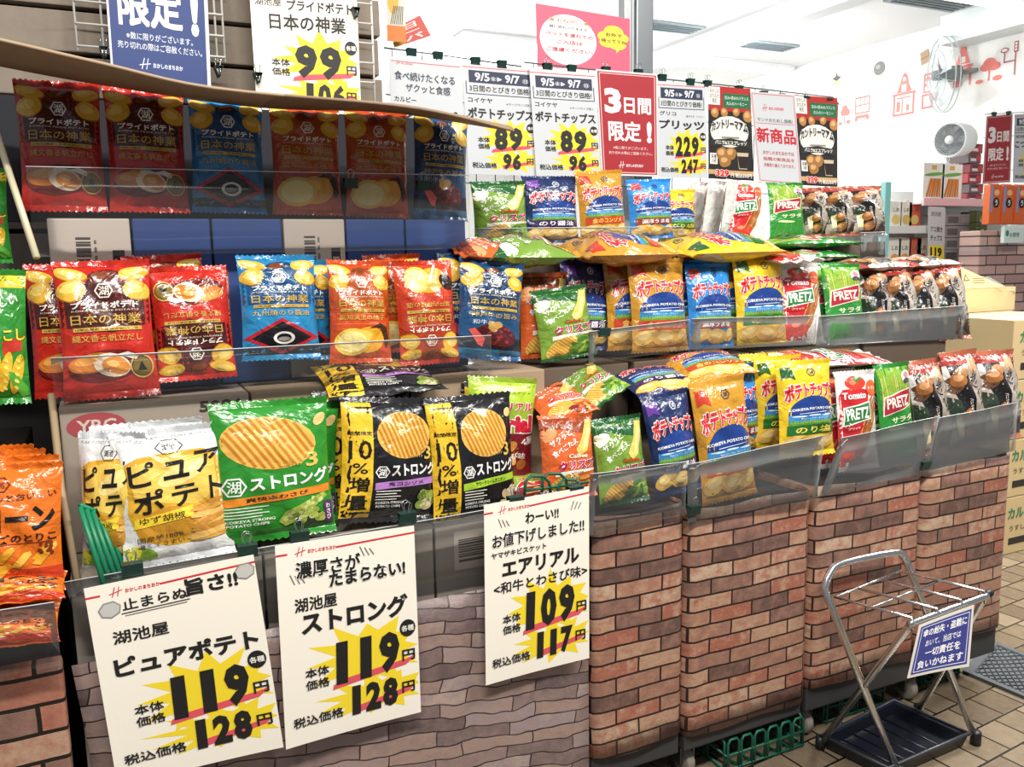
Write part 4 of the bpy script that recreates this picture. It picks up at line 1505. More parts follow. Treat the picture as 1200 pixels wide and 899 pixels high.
g = bag('kyellow', [(863, 299), (926, 297), (913, 405), (857, 408)], 1.66, 'yellow seaside-print bag at the front of the middle tier', 0.03)
behind(g, -0.035, 0.06, 0.002, 'yellow seaside-print bag behind the front yellow one of the middle tier')
g = bag('ptom', [(919, 309), (971, 309), (953, 403), (909, 405)], 1.66, 'white tomato biscuit pouch at the front of the middle tier', 0.04)
behind(g, 0.0, 0.05, 0.004, 'white tomato biscuit pouch second in the middle-tier row')
g = bag('psal', [(972, 309), (1019, 309), (1003, 400), (958, 403)], 1.67, 'green salad biscuit pouch at the front of the middle tier', 0.04)
behind(g, -0.005, 0.05, 0.003, 'green salad biscuit pouch second in the middle-tier row')
bag('maam', [(1012, 309), (1056, 312), (1040, 402), (1002, 402)], 1.71, 'cookie bag of the middle tier next to the green biscuit pouches', 0.05, yaw=-0.02)
bag('maam', [(1040, 312), (1082, 314), (1068, 402), (1030, 403)], 1.68, 'cookie bag second from the left in the middle tier', 0.05, yaw=-0.03)
bag('maam', [(1066, 311), (1108, 312), (1096, 400), (1056, 402)], 1.67, 'cookie bag third from the left in the middle tier', 0.05, yaw=-0.03)
bag('maam', [(1093, 308), (1134, 310), (1130, 396), (1086, 400)], 1.66, 'cookie bag at the right end of the middle tier beside the cartons', 0.05, yaw=-0.03)

# right-hand units, top tier
bag('crispg', [(549, 213), (613, 212), (623, 285), (557, 287)], 1.88, 'green crisp bag at the left end of the right units\' top tier', 0.01)
bag('knavy', [(607, 206), (676, 207), (678, 284), (619, 286)], 1.89, 'navy seaside-print bag of the top tier below the potato chip posters', 0.01)
bag('kgold', [(676, 202), (731, 198), (732, 281), (677, 284)], 1.88, 'gold seaside-print bag of the top tier below the red poster', 0.01)
bag('kyellow', [(766, 221), (812, 223), (818, 282), (774, 284)], 1.91, 'yellow seaside-print bag of the top tier half hidden by the blue one', 0.01)
bag('kblue', [(733, 211), (787, 209), (788, 279), (738, 281)], 1.87, 'blue seaside-print bag of the top tier', 0.01)
g = bag('ptom', [(856, 211), (900, 213), (888, 284), (851, 285)], 1.88, 'white tomato biscuit pouch at the front of the top tier', 0.02)
for k, w in enumerate(('second', 'third', 'fourth')):
    b = behind(g, -0.04 * (k + 1) - 0.005, 0.03 * (k + 1), 0, 'biscuit pouch seen from its pale back edge, %s in the top-tier row of tomato pouches' % w)
    b.rotation_euler.z += math.pi + 0.5
g = bag('psal', [(900, 212), (943, 216), (941, 279), (900, 282)], 1.89, 'green salad biscuit pouch of the top tier', 0.02)
bag('maam', [(938, 219), (972, 221), (968, 277), (938, 278)], 1.93, 'cookie bag of the top tier next to the green biscuit pouch', 0.03, yaw=-0.02)
bag('maam', [(965, 218), (1002, 220), (998, 276), (964, 277)], 1.9, 'cookie bag in the centre of the three on the top tier', 0.03, yaw=-0.02)
bag('maam', [(994, 217), (1037, 219), (1034, 275), (992, 276)], 1.88, 'cookie bag at the right end of the top tier', 0.03, yaw=-0.02)

# lowest tier, left
bag('pure', [(102, 500), (236, 488), (250, 620), (118, 640)], 1.56, 'white chip bag standing at the back, only its silvery top showing', 0.02)
bag('pure', [(80, 500), (158, 512), (188, 664), (106, 676)], 1.51, 'white chip bag turned sideways at the left end of the lowest tier', 0.02, yaw=-0.04)
bag('pure', [(118, 508), (262, 494), (275, 645), (152, 670)], 1.465, 'white chip bag with black brush lettering at the front of the lowest tier', 0.03)
bag('wasabi', [(258, 466), (394, 474), (400, 605), (280, 622)], 1.52, 'green ridged chip bag standing behind the front green one', 0.02)
bag('wasabi', [(234, 478), (386, 461), (392, 624), (263, 638)], 1.465, 'green ridged chip bag at the front of the lowest tier', 0.03)
bag('plum', [(356, 458), (470, 458), (482, 600), (374, 612)], 1.56, 'black and yellow chip bag of which only the yellow edge shows behind', 0.02)
bag('plum', [(390, 463), (510, 468), (515, 607), (403, 616)], 1.475, 'black and yellow chip bag with the purple band', 0.03)
bag('lime', [(540, 446), (620, 450), (618, 590), (542, 595)], 1.56, 'black chip bag whose top edge shows behind the lime-banded one', 0.02)
bag('lime', [(497, 468), (599, 458), (606, 604), (507, 620)], 1.465, 'black and yellow chip bag with the lime green band', 0.03)
bag('aerial', [(542, 438), (630, 446), (622, 570), (548, 575)], 1.53, 'red and lime corn snack bag standing behind the lime-banded black bag', 0.02)
bag('aerial', [(600, 556), (668, 553), (700, 590), (590, 598)], 1.44, 'red and white snack bag lying flat behind the right-hand price sign', 0.09, ts=0.5)
bag('plum', [(352, 430), (486, 420), (534, 458), (394, 466)], 1.52, 'black, yellow and purple chip bag lying on top of the standing ones', 0.17, ts=0.8)

# lowest tier, right
bag('crispo', [(628, 487), (698, 484), (695, 580), (637, 588)], 1.465, 'orange crisp bag at the front of the lowest tier behind the green hoops', 0.03)
bag('crispg', [(696, 491), (758, 484), (753, 585), (698, 598)], 1.46, 'green crisp bag at the front of the lowest tier', 0.03)
bag('knavy', [(756, 464), (812, 453), (815, 572), (762, 588)], 1.47, 'navy seaside-print bag at the front of the lowest tier', 0.03)
bag('kblue', [(836, 430), (890, 425), (890, 530), (842, 540)], 1.55, 'blue seaside-print bag behind the gold one of the lowest tier', 0.02)
bag('kgold', [(812, 449), (881, 436), (877, 580), (818, 596)], 1.46, 'gold seaside-print bag at the front of the lowest tier', 0.03)
bag('kyellow', [(862, 416), (920, 412), (926, 515), (874, 522)], 1.59, 'yellow seaside-print bag third in the lowest-tier row of yellow bags', 0.02)
bag('kyellow', [(878, 419), (934, 415), (944, 520), (890, 528)], 1.535, 'yellow seaside-print bag second in the lowest-tier row of yellow bags', 0.02)
bag('kyellow', [(902, 424), (969, 420), (981, 530), (918, 538)], 1.47, 'yellow seaside-print bag at the front of the lowest tier', 0.03)
g = bag('ptom', [(983, 436), (1032, 432), (1022, 548), (977, 555)], 1.465, 'white tomato biscuit pouch at the front of the lowest tier', 0.03)
behind(g, -0.02, 0.045, 0.0, 'white tomato biscuit pouch second in the lowest-tier row')
g = bag('psal', [(1032, 427), (1071, 423), (1066, 530), (1024, 540)], 1.47, 'green salad biscuit pouch at the front of the lowest tier', 0.03)
behind(g, -0.01, 0.05, 0.0, 'green salad biscuit pouch second in the lowest-tier row')
bag('maam', [(1068, 424), (1112, 416), (1108, 530), (1068, 537)], 1.50, 'cookie bag of the lowest tier next to the green biscuit pouches', 0.04, yaw=-0.01)
bag('maam', [(1106, 413), (1152, 407), (1148, 522), (1108, 530)], 1.48, 'cookie bag in the centre of the three on the lowest tier', 0.04, yaw=-0.01)
bag('maam', [(1147, 411), (1194, 409), (1189, 512), (1148, 518)], 1.47, 'cookie bag at the right end of the lowest tier', 0.04, yaw=-0.01)

# bags lying on top of the rows
bag('crispo', [(606, 462), (664, 446), (708, 482), (640, 494)], 1.50, 'orange crisp bag lying on top of the lowest-tier orange one', 0.13, ts=0.7)
bag('crispg', [(640, 450), (692, 422), (742, 452), (690, 484)], 1.52, 'green crisp bag lying askew on top of the lowest-tier bags', 0.15, ts=0.8)
bag('knavy', [(712, 434), (790, 428), (822, 452), (742, 470)], 1.52, 'navy seaside-print bag lying on top of the lowest-tier navy one', 0.15, ts=0.8)
bag('kgold', [(768, 417), (850, 409), (888, 436), (806, 450)], 1.53, 'gold seaside-print bag lying on top of the lowest-tier gold one', 0.15, ts=0.8)


def lay(kind, L, Rr, Y, depth, label, rise=0.012, turn=False, ts=1.0):
    """a bag lying flat: its near edge runs from pixel L to pixel Rr at distance Y"""
    D = DESIGN[kind]
    a, b = at(L[0], L[1], Y), at(Rr[0], Rr[1], Y)
    back = Vector((0.0, depth, rise))
    o = PROTO[kind] if False else dup(PROTO[kind])
    if turn:
        set_bag(o, D, a, a + back, b + back, b, False, ts)
        if o.matrix_world.to_3x3().col[1].z > 0:
            set_bag(o, D, b + back, b, a, a + back, False, ts)
    else:
        set_bag(o, D, a + back, b + back, b, a, False, ts)
    tag(o, label, D['cat'], D['group'])
    return o


lay('crispg', (575, 302), (682, 302), 1.62, 0.17, 'green crisp bag lying across the top of the middle tier', 0.02, True, 1.5)
lay('crispo', (545, 300), (628, 306), 1.63, 0.15, 'orange crisp bag lying across the middle tier behind the navy bag', 0.03, True)
lay('kgold', (690, 300), (806, 298), 1.62, 0.2, 'gold seaside-print bag lying across the top of the middle tier', 0.02, True, 1.5)
lay('kyellow', (812, 298), (928, 294), 1.63, 0.2, 'yellow seaside-print bag lying across the top of the middle tier', 0.02, True, 1.5)
lay('kblue', (806, 306), (868, 303), 1.68, 0.14, 'blue seaside-print bag lying behind the blue bag of the middle tier', 0.01, True, 0.6)
lay('ptom', (914, 306), (976, 305), 1.62, 0.2, 'white tomato biscuit pouch lying across the top of the middle tier', 0.01, False, 1.1)
lay('ptom', (936, 430), (1052, 426), 1.50, 0.13, 'white tomato biscuit pouch lying across the top of the lowest tier', 0.02, True, 1.1)
lay('psal', (906, 302), (1012, 300), 1.79, 0.12, 'green salad biscuit pouch lying below the top tier, lower of two', 0.0, True, 1.2)
lay('psal', (904, 286), (1014, 284), 1.80, 0.12, 'green salad biscuit pouch lying below the top tier, upper of two', 0.0, True, 1.2)
lay('maam', (1010, 314), (1082, 312), 1.7, 0.15, 'cookie bag lying on the middle-tier cookie bags, left one', 0.01, True, 0.6)
lay('maam', (1072, 312), (1132, 309), 1.68, 0.15, 'cookie bag lying on the middle-tier cookie bags, right one', 0.01, True, 0.6)

# neighbouring unit at the left edge
g = bag('scone', [(-78, 548), (68, 540), (84, 690), (-56, 704)], 1.425, 'orange corn puff bag at the front of the left edge', 0.03)
behind(g, -0.008, 0.06, 0.0, 'orange corn puff bag second in the row at the left edge')
behind(g, -0.03, 0.12, 0.0, 'orange corn puff bag third in the row at the left edge')
behind(g, -0.05, 0.17, 0.0, 'orange corn puff bag at the back of the row at the left edge')
bag('scone', [(-70, 680), (72, 672), (86, 700), (-60, 716)], 1.39, 'orange corn puff bag lying just below the upright one at the left edge', 0.05, ts=0.7)
bag('scone', [(-70, 712), (66, 704), (78, 750), (-60, 768)], 1.375, 'orange corn puff bag lying lowest at the left edge above the bricks', 0.05, ts=0.7)
guard([(-0.45, 1.345, 0.70), (-0.098, 1.345, 0.70), (-0.098, 1.36, 0.60), (-0.45, 1.36, 0.60)], 0, 'clear plastic strip before the orange bags at the left edge', 0.10)
bag('corn', [(-75, 312), (22, 318), (46, 470), (-55, 478)], 1.60, 'green corn snack bag at the left edge, lower one', 0.02)
bag('corn', [(-100, 190), (2, 200), (22, 306), (-82, 312)], 1.74, 'green corn snack bag at the left edge, upper one', 0.02)

# ------------------------------------------------------------------ price signs and posters
SIGNC = mat('f8f2e4', 0.4)
POSTC = mat('cdd1d6', 0.5)
INK = '1b1a19'
YEL = 'f4d92f'
RED = 'd2303a'


def shoplogo(a, u, v, s, m, l=2):
    a.text(m, 'おかしのまちおか', u + 0.15 * s, v, 0.2 * s, 0.02 * s, l, bold=0.03)
    a.line(m, (u - 0.04 * s, v - 0.006), (u + 0.035 * s, v + 0.008), 0.006 * s, l)
    a.line(m, (u - 0.025 * s, v - 0.02 * s), (u - 0.005 * s, v + 0.026 * s), 0.006 * s, l)
    a.line(m, (u + 0.005 * s, v - 0.02 * s), (u + 0.02 * s, v + 0.026 * s), 0.005 * s, l)


def price(p1, p2, y0, a, seed=1, size=1.0, kinds=True):
    """yellow burst, big price over a red stroke, tax-inclusive price below"""
    a.burst(YEL, 0.62, y0 + 0.01, 0.46, 0.19, 12, 0.6, 1, seed)
    a.burst(YEL, 0.68, y0 - 0.2, 0.5, 0.12, 11, 0.55, 1, seed + 3)
    a.poly('de5560', [(0.36, y0 - 0.105), (0.44, y0 - 0.085), (0.9, y0 - 0.055), (0.98, y0 - 0.04), (0.9, y0 - 0.085), (0.42, y0 - 0.125), (0.35, y0 - 0.13)], 2)
    a.poly('de5560', [(0.5, y0 - 0.245), (0.96, y0 - 0.2), (0.92, y0 - 0.23), (0.52, y0 - 0.28)], 2)
    n = len(p1)
    wf = 0.46 / n if n > 2 else 0.19
    for i, c in enumerate(p1):
        w = wf if c != '1' else wf * 0.55
        a.text(INK, c, 0.6 + (i - (n - 1) / 2) * (wf + 0.022) * size, y0 + 0.0, w * size, 0.215, 4, bold=0.055, shear=0.05)
    n = len(p2)
    wf = 0.34 / n if n > 2 else 0.125
    for i, c in enumerate(p2):
        w = wf if c != '1' else wf * 0.55
        a.text(INK, c, 0.645 + (i - (n - 1) / 2) * (wf + 0.014) * size, y0 - 0.21, w * size, 0.15, 4, bold=0.055, shear=0.05)
    a.text(INK, '円', 0.92, y0 - 0.035, 0.1, 0.06, 4, bold=0.04)
    a.text(INK, '円', 0.91, y0 - 0.205, 0.1, 0.06, 4, bold=0.04)
    a.text(INK, '本体', 0.245, y0 - 0.015, 0.17, 0.05, 4, bold=0.03)
    a.text(INK, '価格', 0.245, y0 - 0.075, 0.17, 0.05, 4, bold=0.03)
    a.text(INK, '税込価格', 0.24, y0 - 0.25, 0.36, 0.052, 4, bold=0.03)
    if not kinds:
        return
    a.ell(INK, 0.92, y0 + 0.108, 0.06, 0.045, 3)
    a.text('f4f1e8', '各種', 0.92, y0 + 0.108, 0.095, 0.032, 4, bold=0.03)


def head(a):
    a.line(RED, (0.0, 0.95), (0.08, 0.95), 0.014, 1)
    a.line(RED, (0.42, 0.95), (1.0, 0.965), 0.014, 1)
    shoplogo(a, 0.17, 0.952, 1.0, RED)


def ticks(a, u, v, s):
    for k in range(3):
        a.line('6d6a66', (u + 0.035 * k, v), (u + 0.035 * k + 0.03 * s, v + 0.05 - 0.008 * k), 0.008, 2)


def sign(name, quad, Y, art, label, base=SIGNC, group=None, cat='price sign', curl=0.0, lean=0.0):
    P = [at(*quad[0], Y + lean), at(*quad[1], Y + lean), at(*quad[2], Y), at(*quad[3], Y)]
    art.W = (P[1] - P[0]).length
    art.H = (P[0] - P[3]).length
    o = sheet(name, P, base, art, 0.0012, curl)
    return tag(o, label, cat, group)


a = Art(0.25, 0.36, paper)
head(a)
a.text(INK, '止まらぬ', 0.38, 0.885, 0.38, 0.055, 3, bold=0.035)
a.text(INK, '旨さ!!', 0.72, 0.905, 0.32, 0.085, 3, bold=0.05)
a.line(INK, (0.18, 0.845), (0.58, 0.85), 0.006, 3)
a.line(INK, (0.2, 0.833), (0.56, 0.838), 0.004, 3)
for u, v in ((0.12, 0.875), (0.93, 0.93)):
    a.ell('8e8d88', u, v, 0.068, 0.042, 2, 0.3, 7)
    a.ell('c5c4bf', u, v, 0.06, 0.035, 3, 0.3, 7)
a.text(INK, '湖池屋', 0.27, 0.735, 0.32, 0.065, 3, bold=0.03)
a.text(INK, 'ピュアポテト', 0.52, 0.59, 0.86, 0.1, 3, bold=0.04)
price('119', '128', 0.375, a, seed=2)
sign('price_sign', [(98, 690), (297, 650), (332, 875), (138, 922)], 1.395, a, 'cream price sign for the white chips, first of the three at the front', group='cream price signs clipped along the front', curl=0.004)

a = Art(0.25, 0.36, paper)
head(a)
a.text(INK, '濃厚さが', 0.36, 0.865, 0.46, 0.085, 3, bold=0.04, out='f7f4ec', ob=0.075)
a.text(INK, 'たまらない!', 0.64, 0.795, 0.56, 0.075, 3, bold=0.04, out='f7f4ec', ob=0.075)
ticks(a, 0.62, 0.885, -1)
ticks(a, 0.12, 0.8, -1)
a.text(INK, '湖池屋', 0.26, 0.695, 0.3, 0.07, 3, bold=0.035)
a.text(INK, 'ストロング', 0.54, 0.6, 0.78, 0.115, 3, bold=0.045)
price('119', '128', 0.365, a, seed=5)
sign('price_sign', [(322, 640), (485, 616), (493, 834), (335, 878)], 1.395, a, 'cream price sign for the ridged chips, second of the three at the front', group='cream price signs clipped along the front', curl=0.003)

a = Art(0.25, 0.36, paper)
head(a)
a.text(INK, 'わーい!!', 0.54, 0.885, 0.32, 0.06, 3, bold=0.03)
a.text(INK, 'お値下げしました!!', 0.51, 0.79, 0.88, 0.075, 3, bold=0.04, out='f7f4ec', ob=0.08)
ticks(a, 0.16, 0.86, -1)
ticks(a, 0.82, 0.885, 1)
a.text(INK, 'ヤマザキビスケット', 0.32, 0.712, 0.52, 0.035, 3, bold=0.025)
a.text(INK, 'エアリアル', 0.53, 0.625, 0.74, 0.09, 3, bold=0.04)
a.text(INK, '<和牛とわさび味>', 0.53, 0.525, 0.9, 0.066, 3, bold=0.03)
price('109', '117', 0.36, a, seed=8, kinds=False)
sign('price_sign', [(567, 592), (690, 570), (690, 771), (569, 803)], 1.395, a, 'cream price sign for the corn snack, third of the three at the front', group='cream price signs clipped along the front', curl=0.003)

# posters hung on the wire racks behind the top tier
def dated(maker, name, note, p1, p2, seed, size=1.0):
    a = Art(0.2, 0.3, paper)
    a.line(RED, (0.0, 0.965), (1.0, 0.97), 0.01, 1)
    a.rect('2b3350', 0.08, 0.83, 0.94, 0.94, 1)
    a.text('f2f3f5', '9/5', 0.26, 0.885, 0.2, 0.075, 2, bold=0.03)
    a.text('f2f3f5', '㊎▶', 0.45, 0.875, 0.16, 0.04, 2, bold=0.0)
    a.text('f2f3f5', '9/7', 0.67, 0.885, 0.2, 0.075, 2, bold=0.03)
    a.text('f2f3f5', '㊐', 0.85, 0.875, 0.09, 0.045, 2, bold=0.0)
    for q in (((0.04, 0.84), (0.04, 0.73)), ((0.04, 0.73), (0.96, 0.73)), ((0.96, 0.73), (0.96, 0.86))):
        a.line('2b3350', q[0], q[1], 0.012, 1)
    a.text(INK, '3日間のとびきり価格!', 0.5, 0.78, 0.84, 0.06, 2, bold=0.025)
    a.text(INK, maker, 0.22, 0.675, 0.34, 0.045, 2, bold=0.02)
    a.text('55565a', note, 0.76, 0.655, 0.36, 0.025, 2, bold=0.0)
    a.text(INK, name, 0.5, 0.56, 0.92, 0.1, 3, bold=0.035)
    price(p1, p2, 0.335, a, seed=seed, size=size)
    return a


PG = 'posters on the wire rack behind the top tier'
a = Art(0.2, 0.3, paper)
a.line(RED, (0.02, 0.965), (0.98, 0.97), 0.01, 1)
shoplogo(a, 0.12, 0.95, 0.8, RED)
a.text('2b3240', '食べ続けたくなる', 0.48, 0.84, 0.84, 0.08, 2, bold=0.03, out='cdd3da', ob=0.07)
a.text('2b3240', 'ザクッと食感', 0.52, 0.74, 0.62, 0.075, 2, bold=0.03, out='cdd3da', ob=0.07)
a.text(INK, 'カルビー', 0.2, 0.63, 0.3, 0.05, 2, bold=0.02)
a.text(INK, 'クリスプ', 0.54, 0.51, 0.76, 0.1, 3, bold=0.04)
price('89', '96', 0.33, a, seed=3)
sign('poster', [(456, 66), (540, 75), (546, 204), (460, 196)], 2.285, a, 'white poster for the crisps, leftmost on the rack, partly behind the flap', POSTC, PG, 'poster', 0.004)
sign('poster', [(541, 73), (628, 81), (628, 206), (549, 204)], 2.285, dated('コイケヤ', 'ポテトチップス', '※ラージサイズ除く', '89', '96', 11), 'white potato chips price poster, left one, cut by the flap', POSTC, PG, 'poster', 0.004)
sign('poster', [(620, 80), (697, 86), (705, 207), (628, 206)], 2.278, dated('コイケヤ', 'ポテトチップス', '※ラージサイズ除く', '89', '96', 12), 'white potato chips price poster left of the red three-day poster', POSTC, PG, 'poster', 0.004)


def threeday(small=True):
    a = Art(0.2, 0.32, paper)
    a.rect('f1e9e6', 0.0, 0.0, 1, 1, 1)
    a.rect('a8232e', 0.02, 0.015, 0.98, 0.985, 2)
    for q in (((0.05, 0.03), (0.95, 0.03)), ((0.95, 0.03), (0.95, 0.97)), ((0.95, 0.97), (0.05, 0.97)), ((0.05, 0.97), (0.05, 0.03))):
        a.line('e7c9c6', q[0], q[1], 0.012, 3)
    a.text('f5efec', '3', 0.25, 0.715, 0.28, 0.24, 4, bold=0.05)
    a.text('f5efec', '日間', 0.66, 0.68, 0.46, 0.16, 4, bold=0.045)
    a.text('f5efec', '限定', 0.43, 0.43, 0.56, 0.2, 4, bold=0.045)
    a.text('f5efec', '!', 0.85, 0.43, 0.09, 0.21, 4, bold=0.05)
    a.text('f0d9d6', '※数に限りがございます。', 0.52, 0.27, 0.6, 0.03, 4, bold=0.01)
    a.text('f0d9d6', '売り切れの際はご容赦ください。', 0.52, 0.22, 0.76, 0.03, 4, bold=0.01)
    shoplogo(a, 0.36, 0.1, 1.5, 'f5efec', 4)
    return a


sign('poster', [(698, 81), (770, 87), (771, 207), (705, 205)], 2.275, threeday(), 'red three-day-only poster in the centre of the wire rack', POSTC, PG, 'poster', 0.003)
sign('poster', [(769, 95), (826, 99), (829, 209), (771, 208)], 2.285, dated('グリコ', 'プリッツ', '<旨サラダ・トマト>', '229', '247', 14, 0.92), 'white biscuit stick price poster right of the red three-day poster', POSTC, PG, 'poster', 0.004)


def cookie_poster():
    a = Art(0.2, 0.34, paper)
    a.rect('b02a26', 0, 0.74, 1, 1, 1)
    a.rect('1f1d1c', 0, 0, 1, 0.74, 1)
    a.rect('f2efe8', 0.0, 0.8, 0.27, 0.99, 2)
    a.text(INK, 'おかしの\nまちおか\n限定', 0.14, 0.895, 0.22, 0.15, 3, bold=0.01)
    a.rect('1f6a44', 0.34, 0.78, 0.98, 0.93, 2)
    a.text('e9f2ea', '甘み×苦みのバランス', 0.66, 0.885, 0.56, 0.04, 3, bold=0.01)
    a.text('e9f2ea', '大人のハーモニー', 0.66, 0.825, 0.48, 0.04, 3, bold=0.01)
    chips(a, [(0.14, 0.72, 0.09, 0.05, 0.2), (0.36, 0.73, 0.08, 0.045, 0), (0.9, 0.7, 0.1, 0.06, 0.3), (0.64, 0.74, 0.08, 0.04, 0.3)], 3, 'b5804a', 'd9ac74')
    a.ell('e9e6e0', 0.48, 0.52, 0.44, 0.17, 2)
    a.text(INK, 'カントリーマアム', 0.48, 0.555, 0.84, 0.1, 8, bold=0.05, arc=0.05, out='f7f6f2', ob=0.09)
    a.line('8c8a84', (0.3, 0.455), (0.7, 0.46), 0.03, 4)
    a.poly('2a2826', [(0.03, 0.35), (0.5, 0.38), (0.97, 0.35), (0.97, 0.42), (0.5, 0.45), (0.03, 0.42)], 4)
    a.text('f0ede6', 'バニラ&エスプレッソ', 0.5, 0.4, 0.72, 0.045, 8, bold=0.03)
    chips(a, [(0.3, 0.28, 0.13, 0.07, 0.2), (0.5, 0.29, 0.12, 0.065, 0.5), (0.36, 0.2, 0.13, 0.06, 0.1)], 3, 'a0703c', 'd2a56c')
    a.poly('c9b79c', [(0.64, 0.3), (0.9, 0.3), (0.86, 0.12), (0.68, 0.12)], 3)
    a.poly('241611', [(0.65, 0.26), (0.89, 0.26), (0.86, 0.13), (0.69, 0.13)], 4)
    a.rect('c7a272', 0.0, 0.05, 1, 0.1, 3)
    a.rect('efece6', 0.03, 0.16, 0.2, 0.28, 3)
    a.text(INK, '各種\n15枚', 0.115, 0.22, 0.12, 0.09, 4, bold=0.01)
    a.text('d3262e', '329', 0.3, 0.065, 0.3, 0.075, 8, bold=0.05, out='f7f4ee', ob=0.09)
    a.text('f7f4ee', '円 税込355円', 0.72, 0.05, 0.46, 0.05, 6, bold=0.03)
    return a


sign('poster', [(830, 100), (879, 104), (883, 212), (830, 209)], 2.28, cookie_poster(), 'black and red cookie poster left of the white new-product poster', mat('2a2725', 0.45), PG, 'poster', 0.003)
a = Art(0.2, 0.34, paper)
for q in (((0.03, 0.02), (0.97, 0.02)), ((0.97, 0.02), (0.97, 0.98)), ((0.97, 0.98), (0.03, 0.98)), ((0.03, 0.98), (0.03, 0.02))):
    a.line('d8636a', q[0], q[1], 0.014, 1)
shoplogo(a, 0.3, 0.83, 1.7, 'd2303a')
a.text('6b6a70', 'サンドおためし価格!', 0.5, 0.7, 0.8, 0.045, 2, bold=0.02)
a.line('d2303a', (0.06, 0.66), (0.94, 0.665), 0.008, 2)
a.text('c8202c', '新商品', 0.5, 0.53, 0.9, 0.17, 3, bold=0.04)
for k, s in enumerate(('おかしのまちおかでは', '話題の新商品を', '多数取り揃えております。')):
    a.text('c04a52', s, 0.52, 0.34 - 0.07 * k, 0.72, 0.042, 2, bold=0.02)
sign('poster', [(879, 107), (931, 111), (939, 217), (889, 213)], 2.275, a, 'white new-product poster between the two black cookie posters', POSTC, PG, 'poster', 0.003)
sign('poster', [(931, 111), (981, 115), (981, 219), (939, 217)], 2.28, cookie_poster(), 'black and red cookie poster at the right end of the wire rack', mat('2a2725', 0.45), PG, 'poster', 0.003)

# posters on the slatted wall at the upper left
a = Art(0.2, 0.3, paper)
a.rect('e9edf2', 0, 0, 1, 1, 1)
a.rect('203a78', 0.02, 0.01, 0.965, 1, 2)
a.text('f2f0ea', '限定', 0.42, 0.535, 0.64, 0.27, 4, bold=0.045)
a.text('f2f0ea', '!', 0.86, 0.53, 0.08, 0.3, 4, bold=0.05)
a.text('f2f0ea', '3日間', 0.45, 0.83, 0.76, 0.24, 4, bold=0.045)
a.text('dfe4ee', '※数に限りがございます。', 0.5, 0.345, 0.66, 0.045, 4, bold=0.015)
a.text('dfe4ee', '売り切れの際はご容赦ください。', 0.5, 0.285, 0.84, 0.045, 4, bold=0.015)
shoplogo(a, 0.34, 0.175, 1.5, 'dfe4ee', 4)
sign('poster', [(118, -90), (240, -76), (248, 118), (132, 104)], 1.99, a, 'blue limited-offer poster on the slatted wall', POSTC, 'posters on the slatted wall', 'poster')
a = Art(0.2, 0.3, paper)
a.rect('2b3350', 0.08, 0.83, 0.94, 0.94, 1)
a.text('f2f3f5', '9/6㊏', 0.6, 0.885, 0.5, 0.075, 2, bold=0.02)
a.text(INK, '湖池屋', 0.16, 0.765, 0.24, 0.05, 2, bold=0.02)
a.text(INK, 'プライドポテト', 0.64, 0.755, 0.62, 0.07, 3, bold=0.03)
a.text(INK, '日本の神業', 0.52, 0.645, 0.72, 0.105, 3, bold=0.035)
price('99', '106', 0.40, a, seed=21, size=1.1)
sign('poster', [(290, -44), (417, -34), (424, 150), (302, 140)], 1.99, a, 'cream price poster on the slatted wall above the cardboard flap', SIGNC, 'posters on the slatted wall', 'poster')

# no-pets notice on the glass
a = Art(0.3, 0.3, paper)
a.ell('f8f7f5', 0.33, 0.48, 0.3, 0.42, 1, 0, 28)
a.text('e08a4a', 'おねがい', 0.34, 0.79, 0.26, 0.06, 3, bold=0.02)
for u in (0.16, 0.52):
    a.ell('e08a4a', u, 0.785, 0.025, 0.02, 3)
    for k in range(3):
        a.ell('e08a4a', u - 0.022 + 0.022 * k, 0.82, 0.008, 0.01, 3)
a.text('5a4a44', '誠に恐れ入りますが、', 0.34, 0.68, 0.42, 0.045, 3, bold=0.02)
a.text('c8324a', 'ペットを連れての', 0.34, 0.56, 0.5, 0.07, 3, bold=0.03)
a.text('c8324a', 'ご入店は', 0.34, 0.44, 0.28, 0.07, 3, bold=0.03)
a.text('c8324a', 'ご遠慮ください。', 0.34, 0.31, 0.5, 0.07, 3, bold=0.03)
for u, v, r in ((0.74, 0.62, .1), (0.82, 0.72, .11), (0.9, 0.62, .09), (0.75, 0.52, .09), (0.86, 0.5, .1), (0.82, 0.6, .12)):
    a.ell('f3e04a', u, v, r, r, 1, 0, 14)
a.poly('f3e04a', [(0.84, 0.44), (0.9, 0.44), (0.85, 0.34)], 2)
a.text('6a4a2a', 'お外で', 0.82, 0.66, 0.18, 0.07, 3, bold=0.03)
a.text('6a4a2a', '待っててね', 0.82, 0.55, 0.28, 0.07, 3, bold=0.03)
sign('notice', [(628, 4), (738, 22), (738, 86), (630, 78)], 2.42, a, 'pink notice with a white oval and a yellow bubble by the column', mat('e0607c', 0.5), None, 'notice')
a = Art(0.2, 0.2, paper)
a.text('f6e6e0', '日\nー\nパ', 0.6, 0.5, 0.5, 0.8, 2, bold=0.03)
a.rect('e9b04a', 0.0, 0.0, 0.3, 0.4, 2)
sign('placard', [(458, 35), (492, 18), (505, 42), (462, 56)], 2.36, a, 'tilted red placard above the left end of the wire rack', mat('c2483c', 0.5), None, 'placard')
a = Art(0.2, 0.3, paper)
a.ell('e0b04a', 0.35, 0.72, 0.3, 0.25, 2)
for k in range(7):
    a.line('3b3a3a', (0.2 + 0.1 * k, 0.3), (0.4 + 0.08 * k, 0.62), 0.04, 3)
a.rect('d67a32', 0, 0, 1, 0.28, 1)
sign('poster', [(452, -20), (474, -18), (476, 50), (454, 48)], 2.34, a, 'narrow chip poster at the edge of the slatted wall', mat('d9d3c4', 0.5), None, 'poster')

